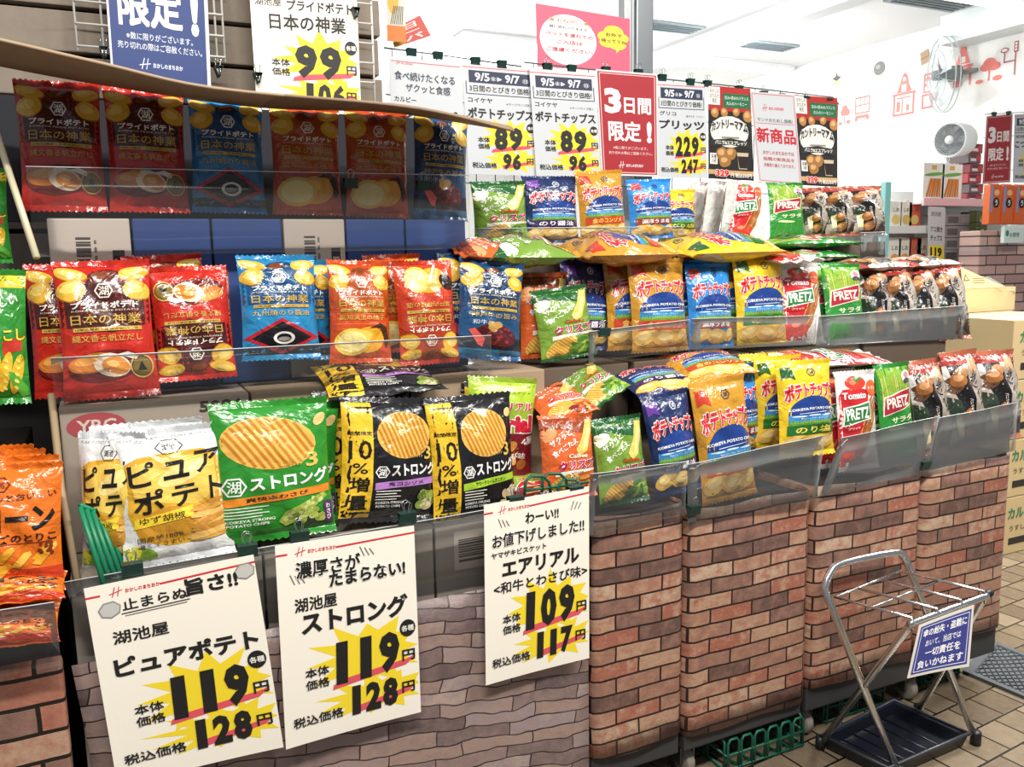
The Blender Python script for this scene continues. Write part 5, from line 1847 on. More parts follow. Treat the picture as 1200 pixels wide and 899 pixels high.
# ------------------------------------------------------------------ wire racks and binder clips
WIRE = mat('5f6a66', 0.35, 0.7)
WWIRE = mat('dcdcd6', 0.35)


def rack(name, pts, Y, drop, n, label, m, r=0.0022):
    mb = MB()
    P = [at(*p, Y) for p in pts]
    mb.tube(P, r, m, 6)
    tot = len(P) - 1
    for k in range(n):
        f = (k + 0.5) / n * tot
        i = min(int(f), tot - 1)
        q = P[i].lerp(P[i + 1], f - i)
        mb.tube([q, q - Vector((0, 0, drop))], r * 0.7, m, 5)
    for h in (0.12, drop):
        mb.tube([p - Vector((0, 0, h)) for p in P], r * 0.7, m, 5)
    o = mb.build(name, origin=P[0])
    return tag(o, label, 'wire rack', 'wire racks holding the posters')


rack('wire_rack', [(450, 56), (520, 65), (611, 78)], 2.30, 0.34, 8, 'wire rack behind the leftmost posters above the flap', WIRE)
rack('wire_rack', [(614, 73), (700, 82), (770, 89)], 2.30, 0.34, 8, 'wire rack behind the red three-day poster', WIRE)
rack('wire_rack', [(772, 92), (880, 103), (976, 114), (983, 122)], 2.30, 0.34, 10, 'wire rack behind the cookie posters at the right', WIRE)


def gridrack(name, xs_, ztop, zbot, Y, label):
    mb = MB()
    for x in xs_:
        mb.tube([(x, Y, zbot), (x, Y, ztop)], 0.0026, WWIRE, 6)
    k = 0
    z = zbot + 0.01
    while z < ztop:
        mb.tube([(xs_[0], Y - 0.004, z), (xs_[-1], Y - 0.004, z)], 0.002, WWIRE, 5)
        z += 0.0435
    o = mb.build(name, origin=(xs_[0], Y, zbot))
    return tag(o, label, 'wire rack', 'white wire grids on the slatted wall')


x1 = at(90, 50, 2.01).x
x2 = at(121, 50, 2.01).x
x3 = at(254, 60, 2.01).x
x4 = at(263, 60, 2.01).x
gridrack('wire_grid', [x1, x2, (x2 * 2 + x3) / 3, (x2 + x3 * 2) / 3, x3, x4], 2.2, at(95, 60, 2.01).z, 2.01, 'white wire grid behind the blue limited-offer poster')
x1 = at(306, 60, 2.01).x
x2 = at(418, 60, 2.01).x
x3 = at(437, 60, 2.01).x
gridrack('wire_grid', [x1, (x1 + x2) / 2, x2, x3], at(437, 2, 2.01).z, at(437, 125, 2.01).z, 2.01, 'white wire grid behind the cream poster on the slatted wall')

CLIPM = mat('173a34', 0.4)


def make_clip():
    t = empty('binder_clip')
    mb = MB()
    # folded steel body: triangular prism open towards the jaws
    w = 0.0135
    sec = [(-0.0015, -0.011), (-0.0075, 0.006), (0.0075, 0.006), (0.0015, -0.011)]
    vs = [(sx * w, y, z) for sx in (-1, 1) for y, z in sec]
    mb.add(vs, [(0, 1, 5, 4), (1, 2, 6, 5), (2, 3, 7, 6)], CLIPM)
    for y in (-0.0012, 0.0012):
        mb.tube([(-w, y, -0.011), (w, y, -0.011)], 0.0012, CLIPM, 6)
    o = mb.build('body', t)
    o.modifiers.new('thickness', 'SOLIDIFY').thickness = 0.0008
    for sy, nm in ((-1, 'handle'), (1, 'handle')):
        m = MB()
        y = sy * 0.004
        m.tube(smooth_path([(-0.006, sy * 0.0022, -0.009), (-0.004, y, 0.008), (-0.0062, y * 1.3, 0.019), (0, y * 1.5, 0.024), (0.0062, y * 1.3, 0.019), (0.004, y, 0.008), (0.006, sy * 0.0022, -0.009)], 3), 0.0007, mat('b9bdbd', 0.25, 0.9), 5)
        m.build(nm, t)
    return t


CLIP0 = None


def clip(px, py, Y, label, group, s=1.0, rz=0.0):
    global CLIP0
    if CLIP0 is None:
        CLIP0 = o = make_clip()
    else:
        o = dup(CLIP0)
    o.location = at(px, py, Y)
    o.scale = (s, s, s)
    o.rotation_euler = (0, 0, rz)
    tag(o, label, 'binder clip', group)


FG = 'binder clips holding the front price signs'
for px, py, lab in ((155, 665, 'left clip of the first price sign'), (290, 643, 'right clip of the first price sign'), (351, 627, 'left clip of the second price sign'),
                    (477, 605, 'right clip of the second price sign'), (604, 586, 'left clip of the third price sign'), (674, 574, 'right clip of the third price sign')):
    clip(px, py, 1.402, 'dark green binder clip, ' + lab, FG, 1.15)
clip(813, 596, 1.404, 'dark green binder clip between the first two lower clear guards', 'binder clips on the clear guards', 1.1)
clip(1084, 544, 1.404, 'dark green binder clip between the last two lower clear guards', 'binder clips on the clear guards', 1.1)
clip(708, 388, 1.62, 'dark green binder clip on the middle-tier guard left of the gold bag', 'binder clips on the clear guards', 1.0)
clip(411, 213, 1.678, 'dark green binder clip on the top-tier guard before an orange bag', 'binder clips on the clear guards', 1.0)
clip(496, 216, 1.678, 'dark green binder clip on the top-tier guard before the navy bag', 'binder clips on the clear guards', 1.0)
PGc = 'binder clips along the wire rack'
names = ['first', 'second', 'third', 'fourth', 'fifth', 'sixth', 'seventh', 'eighth', 'ninth', 'tenth', 'eleventh', 'twelfth', 'thirteenth', 'fourteenth', 'fifteenth', 'sixteenth']
for k, (px, py) in enumerate(((482, 60), (513, 64), (557, 70), (588, 74), (641, 77), (670, 79), (710, 81), (748, 84), (776, 90), (809, 95), (829, 97), (866, 103), (895, 109), (916, 112), (944, 115), (971, 118))):
    clip(px, py, 2.285, 'dark binder clip on the poster rack, %s from the left' % names[k], PGc, 1.0)
WG = 'binder clips on the slatted wall posters'
for px, py, lab in ((122, 60, 'at the left edge of the blue poster'), (256, 82, 'at the right edge of the blue poster'), (302, 90, 'at the left edge of the cream wall poster'), (416, 14, 'at the right edge of the cream wall poster')):
    clip(px, py, 1.985, 'dark green binder clip ' + lab, WG, 1.1, math.pi / 2)

# ------------------------------------------------------------------ folding umbrella rack
CHROME = mat('e8e8e8', 0.2, 1.0)
BLACK = mat('17181c', 0.45)
RK = empty('umbrella_rack', (1.63, 1.3, 0))
tag(RK, 'chrome folding umbrella rack with black drip tray and blue notice board', 'umbrella rack')


def rk(mb, name):
    return mb.build(name, RK, None)


def loc(p):
    return Vector(p) - Vector((1.63, 1.3, 0))


F1, F2 = Vector((1.532, 1.232, 0.012)), Vector((1.813, 1.249, 0.012))
R1, R2_ = Vector((1.47, 1.405, 0.012)), Vector((1.80, 1.40, 0.012))
T1, T2 = at(966, 690, 1.375), at(1066, 668, 1.362)
C1, C2 = at(985, 661, 1.384), at(1046, 648, 1.376)
m = MB()
m.tube([loc(p) for p in [F1] + smooth_path([T1, T1.lerp(C1, 0.45) + Vector((-0.008, 0, 0.008)), C1, C2, T2.lerp(C2, 0.55) + Vector((0.01, 0, 0.008)), T2], 6) + [F2]], 0.0088, CHROME, 12)
fr = rk(m, 'front_leg_frame')
m = MB()
for p in (F1, F2):
    m.lathe([(0.0, -0.012), (0.0125, -0.012), (0.0125, 0.018), (0.0105, 0.022), (0.0, 0.022)], BLACK, Matrix.Translation(loc(p)), 14)
m.build('rubber_foot', fr)
B1, B2 = at(1068, 731, 1.195), at(1154, 699, 1.192)
m = MB()
m.tube([loc(p) for p in [R1] + smooth_path([R1.lerp(B1, 0.9), B1, B1.lerp(B2, 0.06), B1.lerp(B2, 0.94), B2, B2.lerp(R2_, 0.1)], 5) + [R2_]], 0.0078, CHROME, 12)
bk = rk(m, 'rear_leg_frame')
m = MB()
for p in (R1, R2_):
    m.lathe([(0.0, -0.012), (0.0115, -0.012), (0.0115, 0.018), (0.0, 0.02)], BLACK, Matrix.Translation(loc(p)), 14)
m.build('rubber_foot', bk)
# divider rods between the two top bars
for k in range(4):
    f = (k + 0.02) / 3.04
    p = at(978, 700, 1.36).lerp(at(1056, 669, 1.352), f)
    q = B1.lerp(B2, f)
    m = MB()
    m.tube([loc(v) for v in [p, q + Vector((0, 0, 0.012)), q + Vector((0, -0.004, 0.002)), q + Vector((0, -0.002, -0.016))]], 0.0032, CHROME, 8)
    rk(m, 'divider_rod')
m = MB()
p0, p1 = at(978, 700, 1.36), at(1056, 669, 1.352)
m.tube([loc(p0), loc(p1)], 0.0034, CHROME, 8)
m.tube([loc(p0.lerp(B1, 0.45)), loc(p1.lerp(B2, 0.45))], 0.003, CHROME, 8)
rk(m, 'cross_rod')
m = MB()
q = B2 + Vector((0.012, 0, 0.004))
m.lathe([(0.0, -0.012), (0.007, -0.012), (0.0085, -0.006), (0.0085, 0.006), (0.006, 0.012), (0.0, 0.012)], BLACK, Matrix.Translation(loc(q)) @ Matrix.Rotation(math.pi / 2, 4, 'Y'), 14)
rk(m, 'end_cap')
# drip tray
m = MB()
tc = [Vector((1.502, 1.236, 0)), Vector((1.785, 1.248, 0)), Vector((1.757, 1.44, 0)), Vector((1.468, 1.40, 0))]
cen = sum(tc, Vector()) / 4
outer_b = [cen + (p - cen) * 0.93 + Vector((0, 0, 0.004)) for p in tc]
outer_t = [p + Vector((0, 0, 0.034)) for p in tc]
inner_t = [cen + (p - cen) * 0.9 + Vector((0, 0, 0.034)) for p in tc]
inner_b = [cen + (p - cen) * 0.84 + Vector((0, 0, 0.009)) for p in tc]
rings = [outer_b, outer_t, inner_t, inner_b]
vs = [loc(p) for r in rings for p in r]
fs = [(r * 4 + k, r * 4 + (k + 1) % 4, (r + 1) * 4 + (k + 1) % 4, (r + 1) * 4 + k) for r in range(3) for k in range(4)]
fs += [(12, 13, 14, 15), (3, 2, 1, 0)]
TRAY = mat('141823', 0.3)
m.add(vs, fs, TRAY)
for k in range(5):
    a_, b_ = inner_b[0].lerp(inner_b[1], (k + 1) / 6), inner_b[3].lerp(inner_b[2], (k + 1) / 6)
    m.tube([loc(a_), loc(b_)], 0.003, TRAY, 6)
m.tube([loc(p + Vector((0, 0, 0.001))) for p in outer_t], 0.005, mat('2b2f36', 0.4), 8, True)
rk(m, 'drip_tray')
# notice board, bent slightly forward at its foot
a = Art(0.25, 0.2, paper)
a.rect('3a3f86', 0.04, 0.05, 0.96, 0.95, 1)
for q in (((0.075, 0.09), (0.925, 0.09)), ((0.925, 0.09), (0.925, 0.91)), ((0.925, 0.91), (0.075, 0.91)), ((0.075, 0.91), (0.075, 0.09))):
    a.line('e4e4ee', q[0], q[1], 0.01, 2)
a.text('f0eff2', '傘の紛失・盗難に', 0.5, 0.79, 0.78, 0.15, 3, bold=0.035)
a.text('f0eff2', 'おいて、当店では', 0.5, 0.585, 0.62, 0.12, 3, bold=0.02)
a.text('f0eff2', '一切責任を', 0.52, 0.4, 0.6, 0.15, 3, bold=0.035)
a.text('f0eff2', '負いかねます', 0.5, 0.205, 0.76, 0.15, 3, bold=0.035)
P = [at(1077, 733, 1.182), at(1141, 709, 1.178), at(1134, 781, 1.15), at(1062, 795, 1.155)]
a.W = (P[0] - P[1]).length
a.H = (P[0] - P[3]).length
nb = sheet('notice_board', P, mat('d9d4c8', 0.35), a, 0.002, 0.006, None, 10, 0.0004)
nb.parent = RK
nb.location = loc(nb.location)

# ------------------------------------------------------------------ door mat
MATG = mat('4c5256', 0.7)
t = empty('door_mat', (0, 0, 0))
q = [Vector((2.065, 1.49, 0)), Vector((2.36, 1.62, 0)), Vector((3.05, 1.70, 0)), Vector((2.75, 1.22, 0))]
q = [atz(1128, 789, 0), atz(1160, 752, 0), atz(1330, 822, 0), atz(1290, 858, 0)]
c = sum(q, Vector()) / 4
t.location = c
tag(t, 'grey door mat with diamond pattern on the floor behind the umbrella rack', 'door mat')
m = MB()
for r0, r1, z0, z1 in ((1.0, 1.0, 0.001, 0.009), (1.0, 0.86, 0.009, 0.009), (0.86, 0.84, 0.009, 0.006)):
    va = [(p - c) * r0 + Vector((0, 0, z0)) for p in q]
    vb = [(p - c) * r1 + Vector((0, 0, z1)) for p in q]
    m.add(va + vb, [(k, (k + 1) % 4, 4 + (k + 1) % 4, 4 + k) for k in range(4)], mat('43494c', 0.6))
m.build('border', t)
m = MB()
va = [(p - c) * 0.84 + Vector((0, 0, 0.0055)) for p in q]
m.add(va, [(0, 1, 2, 3)], MATG)
mm = lambda u, v: (va[0] * (1 - u) + va[3] * u) * (1 - v) + (va[1] * (1 - u) + va[2] * u) * v + Vector((0, 0, 0.001))
for k in range(-14, 28):
    for sgn in (1, -1):
        s0 = k / 14
        u0, u1 = (s0, s0 + 0.5) if sgn > 0 else (s0 + 0.5, s0)
        a0, a1 = 0.0, 1.0
        du = u1 - u0
        if du != 0:
            lo, hi = sorted(((0 - u0) / du, (1 - u0) / du))
            a0, a1 = max(a0, lo), min(a1, hi)
        if a1 - a0 > 0.02:
            m.tube([mm(u0 + du * a0, a0), mm(u0 + du * a1, a1)], 0.0022, mat('2c3032', 0.6), 4)
m.build('ribbed_centre', t)

# ------------------------------------------------------------------ stacked tan cartons on the right
def box_art(kind, seed):
    a = Art(M=paper)
    ink = '7a6a48'
    if kind == 0:
        for q in ((0.08, 0.62, 0.4, 0.85), (0.08, 0.2, 0.28, 0.42), (0.32, 0.2, 0.46, 0.42)):
            u0, v0, u1, v1 = q
            for e in (((u0, v0), (u1, v0)), ((u1, v0), (u1, v1)), ((u1, v1), (u0, v1)), ((u0, v1), (u0, v0))):
                a.line(ink, e[0], e[1], 0.006, 1)
        for k in range(3):
            a.line(ink, (0.12, 0.68 + 0.05 * k), (0.36, 0.68 + 0.05 * k), 0.008, 1)
        a.rect('2d2a24', 0.55, 0.72, 0.78, 0.86, 1)
        bars(a, 'd8c79a', 0.58, 0.76, 0.74, 0.82, 5, seed)
    else:
        a.text('3a7a58', 'カルビー', 0.3, 0.72, 0.42, 0.2, 2, bold=0.04)
        a.text('4a4436', 'うすしお味', 0.3, 0.45, 0.36, 0.1, 2, bold=0.02)
        a.rect('2d2a24', 0.12, 0.16, 0.42, 0.28, 1)
        bars(a, '3d382c', 0.6, 0.2, 0.9, 0.42, 12, seed)
        a.text('3a7a58', 'Calbee', 0.72, 0.8, 0.3, 0.1, 2, bold=0.02)
    return a


TANB = 'c9b183'
CG = 'tan cartons stacked beside the display'
zz = 0.0
for k, nm in enumerate(('bottom', 'second', 'third', 'top')):
    carton('carton', (3.05, 2.06, zz + 0.001), (3.50, 2.37, zz + 0.228), TANB, box_art(1, k), 'tan carton with green print, %s of the stack at the right edge' % nm, CG)
    zz += 0.2295
zz = 0.0
for k, nm in enumerate(('bottom', 'second', 'third', 'topmost closed')):
    carton('carton', (3.12, 2.40, zz + 0.001), (3.54, 2.72, zz + 0.228), TANB, box_art(0, k), 'tan carton with box marks, %s of the rear stack behind the cookie bags' % nm, CG)
    zz += 0.2295
# open carton with raised flaps on the rear stack
z0 = zz + 0.001
t = empty('open_carton', (3.35, 2.40, z0))
tag(t, 'open tan carton with raised flaps on top of the rear carton stack', 'carton', CG)
TB = mat(TANB, 0.7)
INNER = mat('cfd2bd', 0.5)
m = MB()
m.box((0, 0.003, 0.05), (0.40, 0.004, 0.1), TB)
m.box((0, 0.297, 0.05), (0.40, 0.004, 0.1), TB)
m.box((-0.198, 0.15, 0.05), (0.004, 0.29, 0.1), TB)
m.box((0.198, 0.15, 0.05), (0.004, 0.29, 0.1), TB)
m.box((0, 0.15, 0.002), (0.392, 0.288, 0.004), TB)
m.build('body', t)
m = MB()
# left front flap with its slanted edge, printed with the recycling mark
vs = [(-0.2, 0.0, 0.1), (0.13, 0.0, 0.1), (-0.2, 0.03, 0.215)]
m.add(vs + [(x, y + 0.004, z) for x, y, z in vs], [(0, 1, 2), (5, 4, 3), (0, 3, 4, 1), (1, 4, 5, 2), (2, 5, 3, 0)], TB)
fa = Art(0.33, 0.115, paper)
fa.poly('7a6a48', [(0.22, 0.28), (0.34, 0.28), (0.28, 0.55)], 1)
fa.poly(TANB, [(0.25, 0.32), (0.31, 0.32), (0.28, 0.46)], 2)
for k in range(3):
    fa.line('7a6a48', (0.4, 0.2 + 0.08 * k), (0.62, 0.2 + 0.08 * k), 0.008, 1)
print_on(m, fa, lambda u, v, e: Vector((-0.2 + 0.33 * u, 0.03 * v - e - 0.0005, 0.1 + 0.115 * v)))
m.build('flap', t)
m = MB()
vs = [(-0.2, 0.03, 0.214), (0.2, 0.3, 0.1), (0.2, 0.33, 0.2), (-0.18, 0.32, 0.22)]
m.add(vs + [(x, y + 0.004, z) for x, y, z in vs], [(0, 1, 2, 3), (7, 6, 5, 4), (0, 4, 5, 1), (1, 5, 6, 2), (2, 6, 7, 3), (3, 7, 4, 0)], INNER)
m.build('flap', t)
m = MB()
pts = [(0.02 + 0.03 * k, -0.004 + 0.01 * math.sin(k * 2.1), 0.105 - 0.006 * k + 0.008 * math.sin(k * 1.7)) for k in range(7)]
vs = pts + [(x, y + 0.12, z + 0.06) for x, y, z in pts]
m.add(vs, [(k, k + 1, 8 + k, 7 + k) for k in range(6)], clear('wrap film', 0.45), True)
m.build('plastic_wrap', t)

# ------------------------------------------------------------------ inside the bright shop
t = empty('air_circulator', (0, 0, 0))
fc = at(1113, 164, 3.36)
ax = Vector((-0.97, -0.16, -0.06)).normalized()
Mx = Matrix.Translation(fc) @ ax.to_track_quat('Z', 'Y').to_matrix().to_4x4()
t.matrix_world = Mx
tag(t, 'white drum-shaped air circulator behind the carrot-stick packs', 'fan')
FW = mat('dfe2e2', 0.4)
m = MB().lathe([(0.0, -0.17), (0.06, -0.165), (0.088, -0.13), (0.096, -0.03), (0.096, 0.0), (0.09, 0.005), (0.084, 0.0), (0.084, -0.045), (0.0, -0.045)], FW, None, 40)
m.build('housing', t)
m = MB()
for r in (0.03, 0.043, 0.056, 0.068, 0.08):
    m.tube([(r * math.cos(2 * math.pi * k / 30), r * math.sin(2 * math.pi * k / 30), 0.004) for k in range(30)], 0.0012, mat('8c9396', 0.4), 5, True)
for k in range(30):
    c_, s_ = math.cos(2 * math.pi * k / 30), math.sin(2 * math.pi * k / 30)
    m.tube([(0.024 * c_, 0.024 * s_, 0.006), (0.087 * c_, 0.087 * s_, 0.001)], 0.0013, mat('8c9396', 0.4), 5)
m.lathe([(0.024, 0.0), (0.024, 0.008), (0.0, 0.011)], FW, None, 24)
m.build('grille', t)
m = MB()
for k in range(5):
    a0 = 2 * math.pi * k / 5
    vs = []
    for r in (0.02, 0.05, 0.08):
        for d, zz in ((-0.35, -0.012), (0.35, -0.036)):
            vs.append((r * math.cos(a0 + d), r * math.sin(a0 + d), zz))
    m.add(vs + [(x, y, z - 0.002) for x, y, z in vs], [(0, 2, 3, 1), (2, 4, 5, 3), (6, 7, 9, 8), (8, 9, 11, 10), (0, 1, 7, 6), (4, 10, 11, 5), (0, 6, 8, 2), (2, 8, 10, 4), (1, 3, 9, 7), (3, 5, 11, 9)], mat('bfc5c8', 0.4), True)
m.build('blades', t)

iv = t.matrix_world.inverted()
m = MB()
m.tube([iv @ (fc + Vector((0.06, 0.06, -0.06))), iv @ Vector((fc.x + 0.06, fc.y + 0.06, 1.465))], 0.012, FW, 10)
m.lathe([(0.0, 0.0), (0.06, 0.0), (0.06, 0.01), (0.015, 0.02), (0.0, 0.02)], FW, iv @ Matrix.Translation((fc.x + 0.06, fc.y + 0.06, 1.4475)), 24)
m.build('stand', t)

# wire-guard fan on the wall, seen almost edge-on
mc = at(1103, 88, 4.05)
t = empty('wall_fan')
t.matrix_world = Matrix.Translation(mc) @ Vector((-0.857, 0.515, -0.08)).normalized().to_track_quat('Z', 'Y').to_matrix().to_4x4()
tag(t, 'thin wire-guard wall fan seen almost edge-on among the red stickers', 'fan')
GW = mat('b9c2c2', 0.4)
m = MB()
for r, h in ((0.235, 0.0), (0.236, -0.03), (0.16, 0.03), (0.08, 0.045)):
    m.tube([(r * math.cos(2 * math.pi * k / 36), r * math.sin(2 * math.pi * k / 36), h) for k in range(36)], 0.0022 if r < 0.2 else 0.004, GW, 5, True)
for k in range(18):
    c_, s_ = math.cos(2 * math.pi * k / 18), math.sin(2 * math.pi * k / 18)
    m.tube([(0.235 * c_, 0.235 * s_, 0.0), (0.16 * c_, 0.16 * s_, 0.03), (0.03 * c_, 0.03 * s_, 0.05)], 0.0011, mat('d5dada', 0.4), 4)
m.build('guard', t)
m = MB()
m.lathe([(0.0, 0.055), (0.03, 0.05), (0.035, 0.0), (0.05, -0.05), (0.05, -0.12), (0.0, -0.13)], mat('7f8a8a', 0.5), None, 20)
m.tube([(0, 0, -0.12), (0.02, 0, -0.17), (0.06, 0, -0.2)], 0.014, mat('8f9898', 0.5), 8)
m.build('motor', t)
m = MB()
for k in range(4):
    a0 = 2 * math.pi * k / 4 + 0.4
    vs = []
    for r in (0.03, 0.12, 0.21):
        for d, zz in ((-0.4, 0.02), (0.35, -0.02)):
            vs.append((r * math.cos(a0 + d), r * math.sin(a0 + d), zz))
    m.add(vs + [(x, y, z - 0.002) for x, y, z in vs], [(0, 2, 3, 1), (2, 4, 5, 3), (6, 7, 9, 8), (8, 9, 11, 10), (0, 1, 7, 6), (4, 10, 11, 5), (0, 6, 8, 2), (2, 8, 10, 4), (1, 3, 9, 7), (3, 5, 11, 9)], mat('e6ecec', 0.4), True)
m.build('blades', t)

# wall stickers: a row of red town motifs
PINK = mat('ef7268', 0.6)
SG = 'stickers on the white shop wall'


def sticker(px0, py0, px1, py1, fn, label, name='wall_sticker', X=5.247):
    """fn draws in unit coordinates (u from the left of the picture towards the camera side)"""
    a = Art(1, 1, paper)
    fn(a)
    p = [atx(px0, py1, X), atx(px1, py1, X), atx(px0, py0, X), atx(px1, py0, X)]
    y0 = (p[0].y + p[2].y) / 2
    y1 = (p[1].y + p[3].y) / 2
    zb = min(p[0].z, p[1].z) * 0.5 + max(p[0].z, p[1].z) * 0.5
    zt = (p[2].z + p[3].z) / 2
    a.W, a.H = abs(y1 - y0), zt - zb
    org = Vector((X, (y0 + y1) / 2, zb))
    m = MB()
    print_on(m, a, lambda u, v, e: Vector((X - e * 2, y0 + (y1 - y0) * u, zb + (zt - zb) * v)) - org, 0.0005)
    o = m.build(name)
    o.location = org
    s = o.modifiers.new('thickness', 'SOLIDIFY')
    s.thickness = 0.0004
    return tag(o, label, 'wall sticker', SG)


PK = 'f0877e'


def house(a):
    a.rect(PK, 0.05, 0, 0.95, 0.05)
    a.rect(PK, 0.05, 0, 0.12, 0.5)
    a.rect(PK, 0.88, 0, 0.95, 0.5)
    a.rect(PK, 0.0, 0.48, 1, 0.53)
    a.poly(PK, [(0.18, 0.54), (0.82, 0.54), (0.68, 0.74), (0.62, 0.9), (0.5, 1.0), (0.38, 0.9), (0.32, 0.74)])
    a.rect('f3efec', 0.4, 0.56, 0.6, 0.72, 2)
    a.ell('f3efec', 0.5, 0.84, 0.07, 0.05, 2)
    a.rect(PK, 0.2, 0.1, 0.34, 0.34)
    a.rect(PK, 0.42, 0.05, 0.46, 0.4)
    a.rect(PK, 0.62, 0.1, 0.74, 0.24)
    a.rect(PK, 0.2, 0.4, 0.8, 0.43)


def tower(a):
    for q in ((0.05, 0, 0.95, 0.06), (0.05, 0, 0.18, 0.4), (0.82, 0, 0.95, 0.4), (0.05, 0.36, 0.95, 0.42), (0.15, 0.45, 0.26, 1), (0.74, 0.45, 0.85, 1), (0.15, 0.94, 0.85, 1), (0.15, 0.64, 0.85, 0.7), (0.15, 0.45, 0.85, 0.49)):
        a.rect(PK, *q)
    a.ell(PK, 0.5, 0.82, 0.18, 0.09)


def hall(a):
    a.rect(PK, 0.05, 0.0, 0.45, 0.42)
    a.rect(PK, 0.85, 0.0, 0.95, 0.42)
    a.rect(PK, 0.0, 0.44, 1, 0.5)
    a.rect(PK, 0.45, 0.36, 0.85, 0.42)
    a.poly(PK, [(0.14, 0.53), (0.86, 0.53), (0.68, 0.78), (0.6, 0.94), (0.48, 1.0), (0.36, 0.92), (0.3, 0.78)])
    a.rect('f3efec', 0.38, 0.56, 0.62, 0.7, 2)


def tree(a):
    for u, v, ru, rv in ((0.5, 0.72, 0.25, 0.22), (0.35, 0.6, 0.2, 0.16), (0.68, 0.58, 0.24, 0.16)):
        a.ell(PK, u, v, ru, rv)
    a.rect(PK, 0.47, 0.05, 0.53, 0.5)
    a.ell(PK, 0.15, 0.08, 0.15, 0.08)
    a.ell(PK, 0.82, 0.1, 0.18, 0.1)


def bus(a):
    for q in ((0, 0.28, 1, 0.34), (0, 0.28, 0.06, 0.95), (0.94, 0.28, 1, 0.95), (0, 0.9, 1, 0.96), (0, 0.6, 1, 0.64), (0.33, 0.6, 0.37, 0.95), (0.64, 0.6, 0.68, 0.95), (0.05, 0.1, 0.95, 0.22)):
        a.rect(PK, *q)
    a.ell(PK, 0.12, 0.08, 0.1, 0.08)
    a.ell(PK, 0.88, 0.08, 0.1, 0.08)


def street(a):
    a.rect('b0626a', 0.78, 0.0, 0.84, 0.7)
    a.rect('b0626a', 0.72, 0.68, 0.94, 1.0)
    for k in range(3):
        a.ell('f3efec', 0.83, 0.75 + 0.09 * k, 0.06, 0.035, 2)
    a.rect('b0626a', 0.2, 0.42, 0.8, 0.46)
    a.rect('b0626a', 0.2, 0.42, 0.26, 0.75)
    a.ell('b0626a', 0.23, 0.8, 0.22, 0.08)
    a.ell('f3efec', 0.23, 0.8, 0.15, 0.045, 2)


sticker(1046, 85, 1073, 135, house, 'red house sticker with a pointed gable, left of the clock tower sticker')
sticker(1080, 86, 1094, 127, tower, 'red clock tower sticker on the white wall')
sticker(1117, 52, 1140, 101, hall, 'red town hall sticker right of the wire-guard fan')
sticker(1144, 66, 1175, 96, tree, 'red tree sticker left of the street lamp sticker')
sticker(1172, 50, 1194, 89, street, 'dark red street lamp and signal sticker at the right')
sticker(1002, 112, 1019, 141, bus, 'red double-decker bus sticker above the shelf')
sticker(983, 122, 997, 146, tree, 'red tree sticker next to the right cookie poster')
sticker(1024, 72, 1037, 88, lambda a: (a.ell('8d8a88', 0.5, 0.5, 0.5, 0.5), a.ell('b9b6b3', 0.4, 0.62, 0.2, 0.16, 2)), 'round grey cookie sticker on the white wall')
sticker(975, 84, 986, 100, lambda a: (a.poly('6e665e', [(0, 0.55), (0.4, 0.65), (0.5, 1), (0.6, 0.65), (1, 0.55), (0.66, 0.4), (0.5, 0.2), (0.34, 0.4)]), a.ell('e9dfa0', 0.5, 0.18, 0.4, 0.16)), 'small star sticker with a yellow spot on the white wall')
sticker(1078, 57, 1090, 77, lambda a: (a.poly('b59a78', [(0.2, 0.05), (1, 0.2), (0.8, 0.95), (0, 0.8)]), a.line('8a7254', (0.1, 0.4), (0.9, 0.55), 0.05, 2)), 'brown chocolate bar sticker left of the wire-guard fan')
sticker(1133, 15, 1147, 32, lambda a: (a.ell('e0785a', 0.42, 0.6, 0.4, 0.4), a.ell('f6efe6', 0.42, 0.6, 0.28, 0.28, 2), a.ell('e0a05a', 0.42, 0.6, 0.16, 0.16, 3), a.ell('8fd0d4', 0.75, 0.25, 0.25, 0.22, 3)), 'swirl lollipop sticker high on the white wall')
sticker(1196, 8, 1206, 24, lambda a: a.ell('f2e684', 0.5, 0.5, 0.5, 0.5), 'yellow round sticker at the upper right edge')

# shop shelving at the far right
SHW = mat('e9ebea', 0.45)
SH = empty('shop_shelf', (4.4, 3.3, 0))
tag(SH, 'white shop shelving with a teal post, behind the cookie bags', 'shelf')
ls = lambda p: Vector(p) - Vector((4.4, 3.3, 0))
MB().span(ls((3.66, 3.6, 0.0)), ls((5.2, 3.62, 1.52)), SHW).build('back_panel', SH)
for zz, xa in ((1.445, 3.97), (1.30, 3.70), (1.08, 3.70), (0.86, 3.70), (0.5, 3.7), (0.12, 3.7)):
    xe = 4.12 if zz == 1.30 else 5.18
    m = MB().span(ls((xa, 3.24, zz - 0.02)), ls((xe, 3.6, zz)), SHW, bev=0.003)
    b_ = m.build('shelf_board', SH)
    MB().span(ls((xa, 3.225, zz - 0.03)), ls((xe, 3.239, zz + 0.01)), mat('f2c6cc' if zz > 1.4 else 'e4e6e4', 0.4), bev=0.002).build('label_rail', b_)
MB().span(ls((3.655, 3.2, 0)), ls((3.695, 3.235, 1.53)), mat('8fd3cf', 0.4), bev=0.004).build('post', SH)


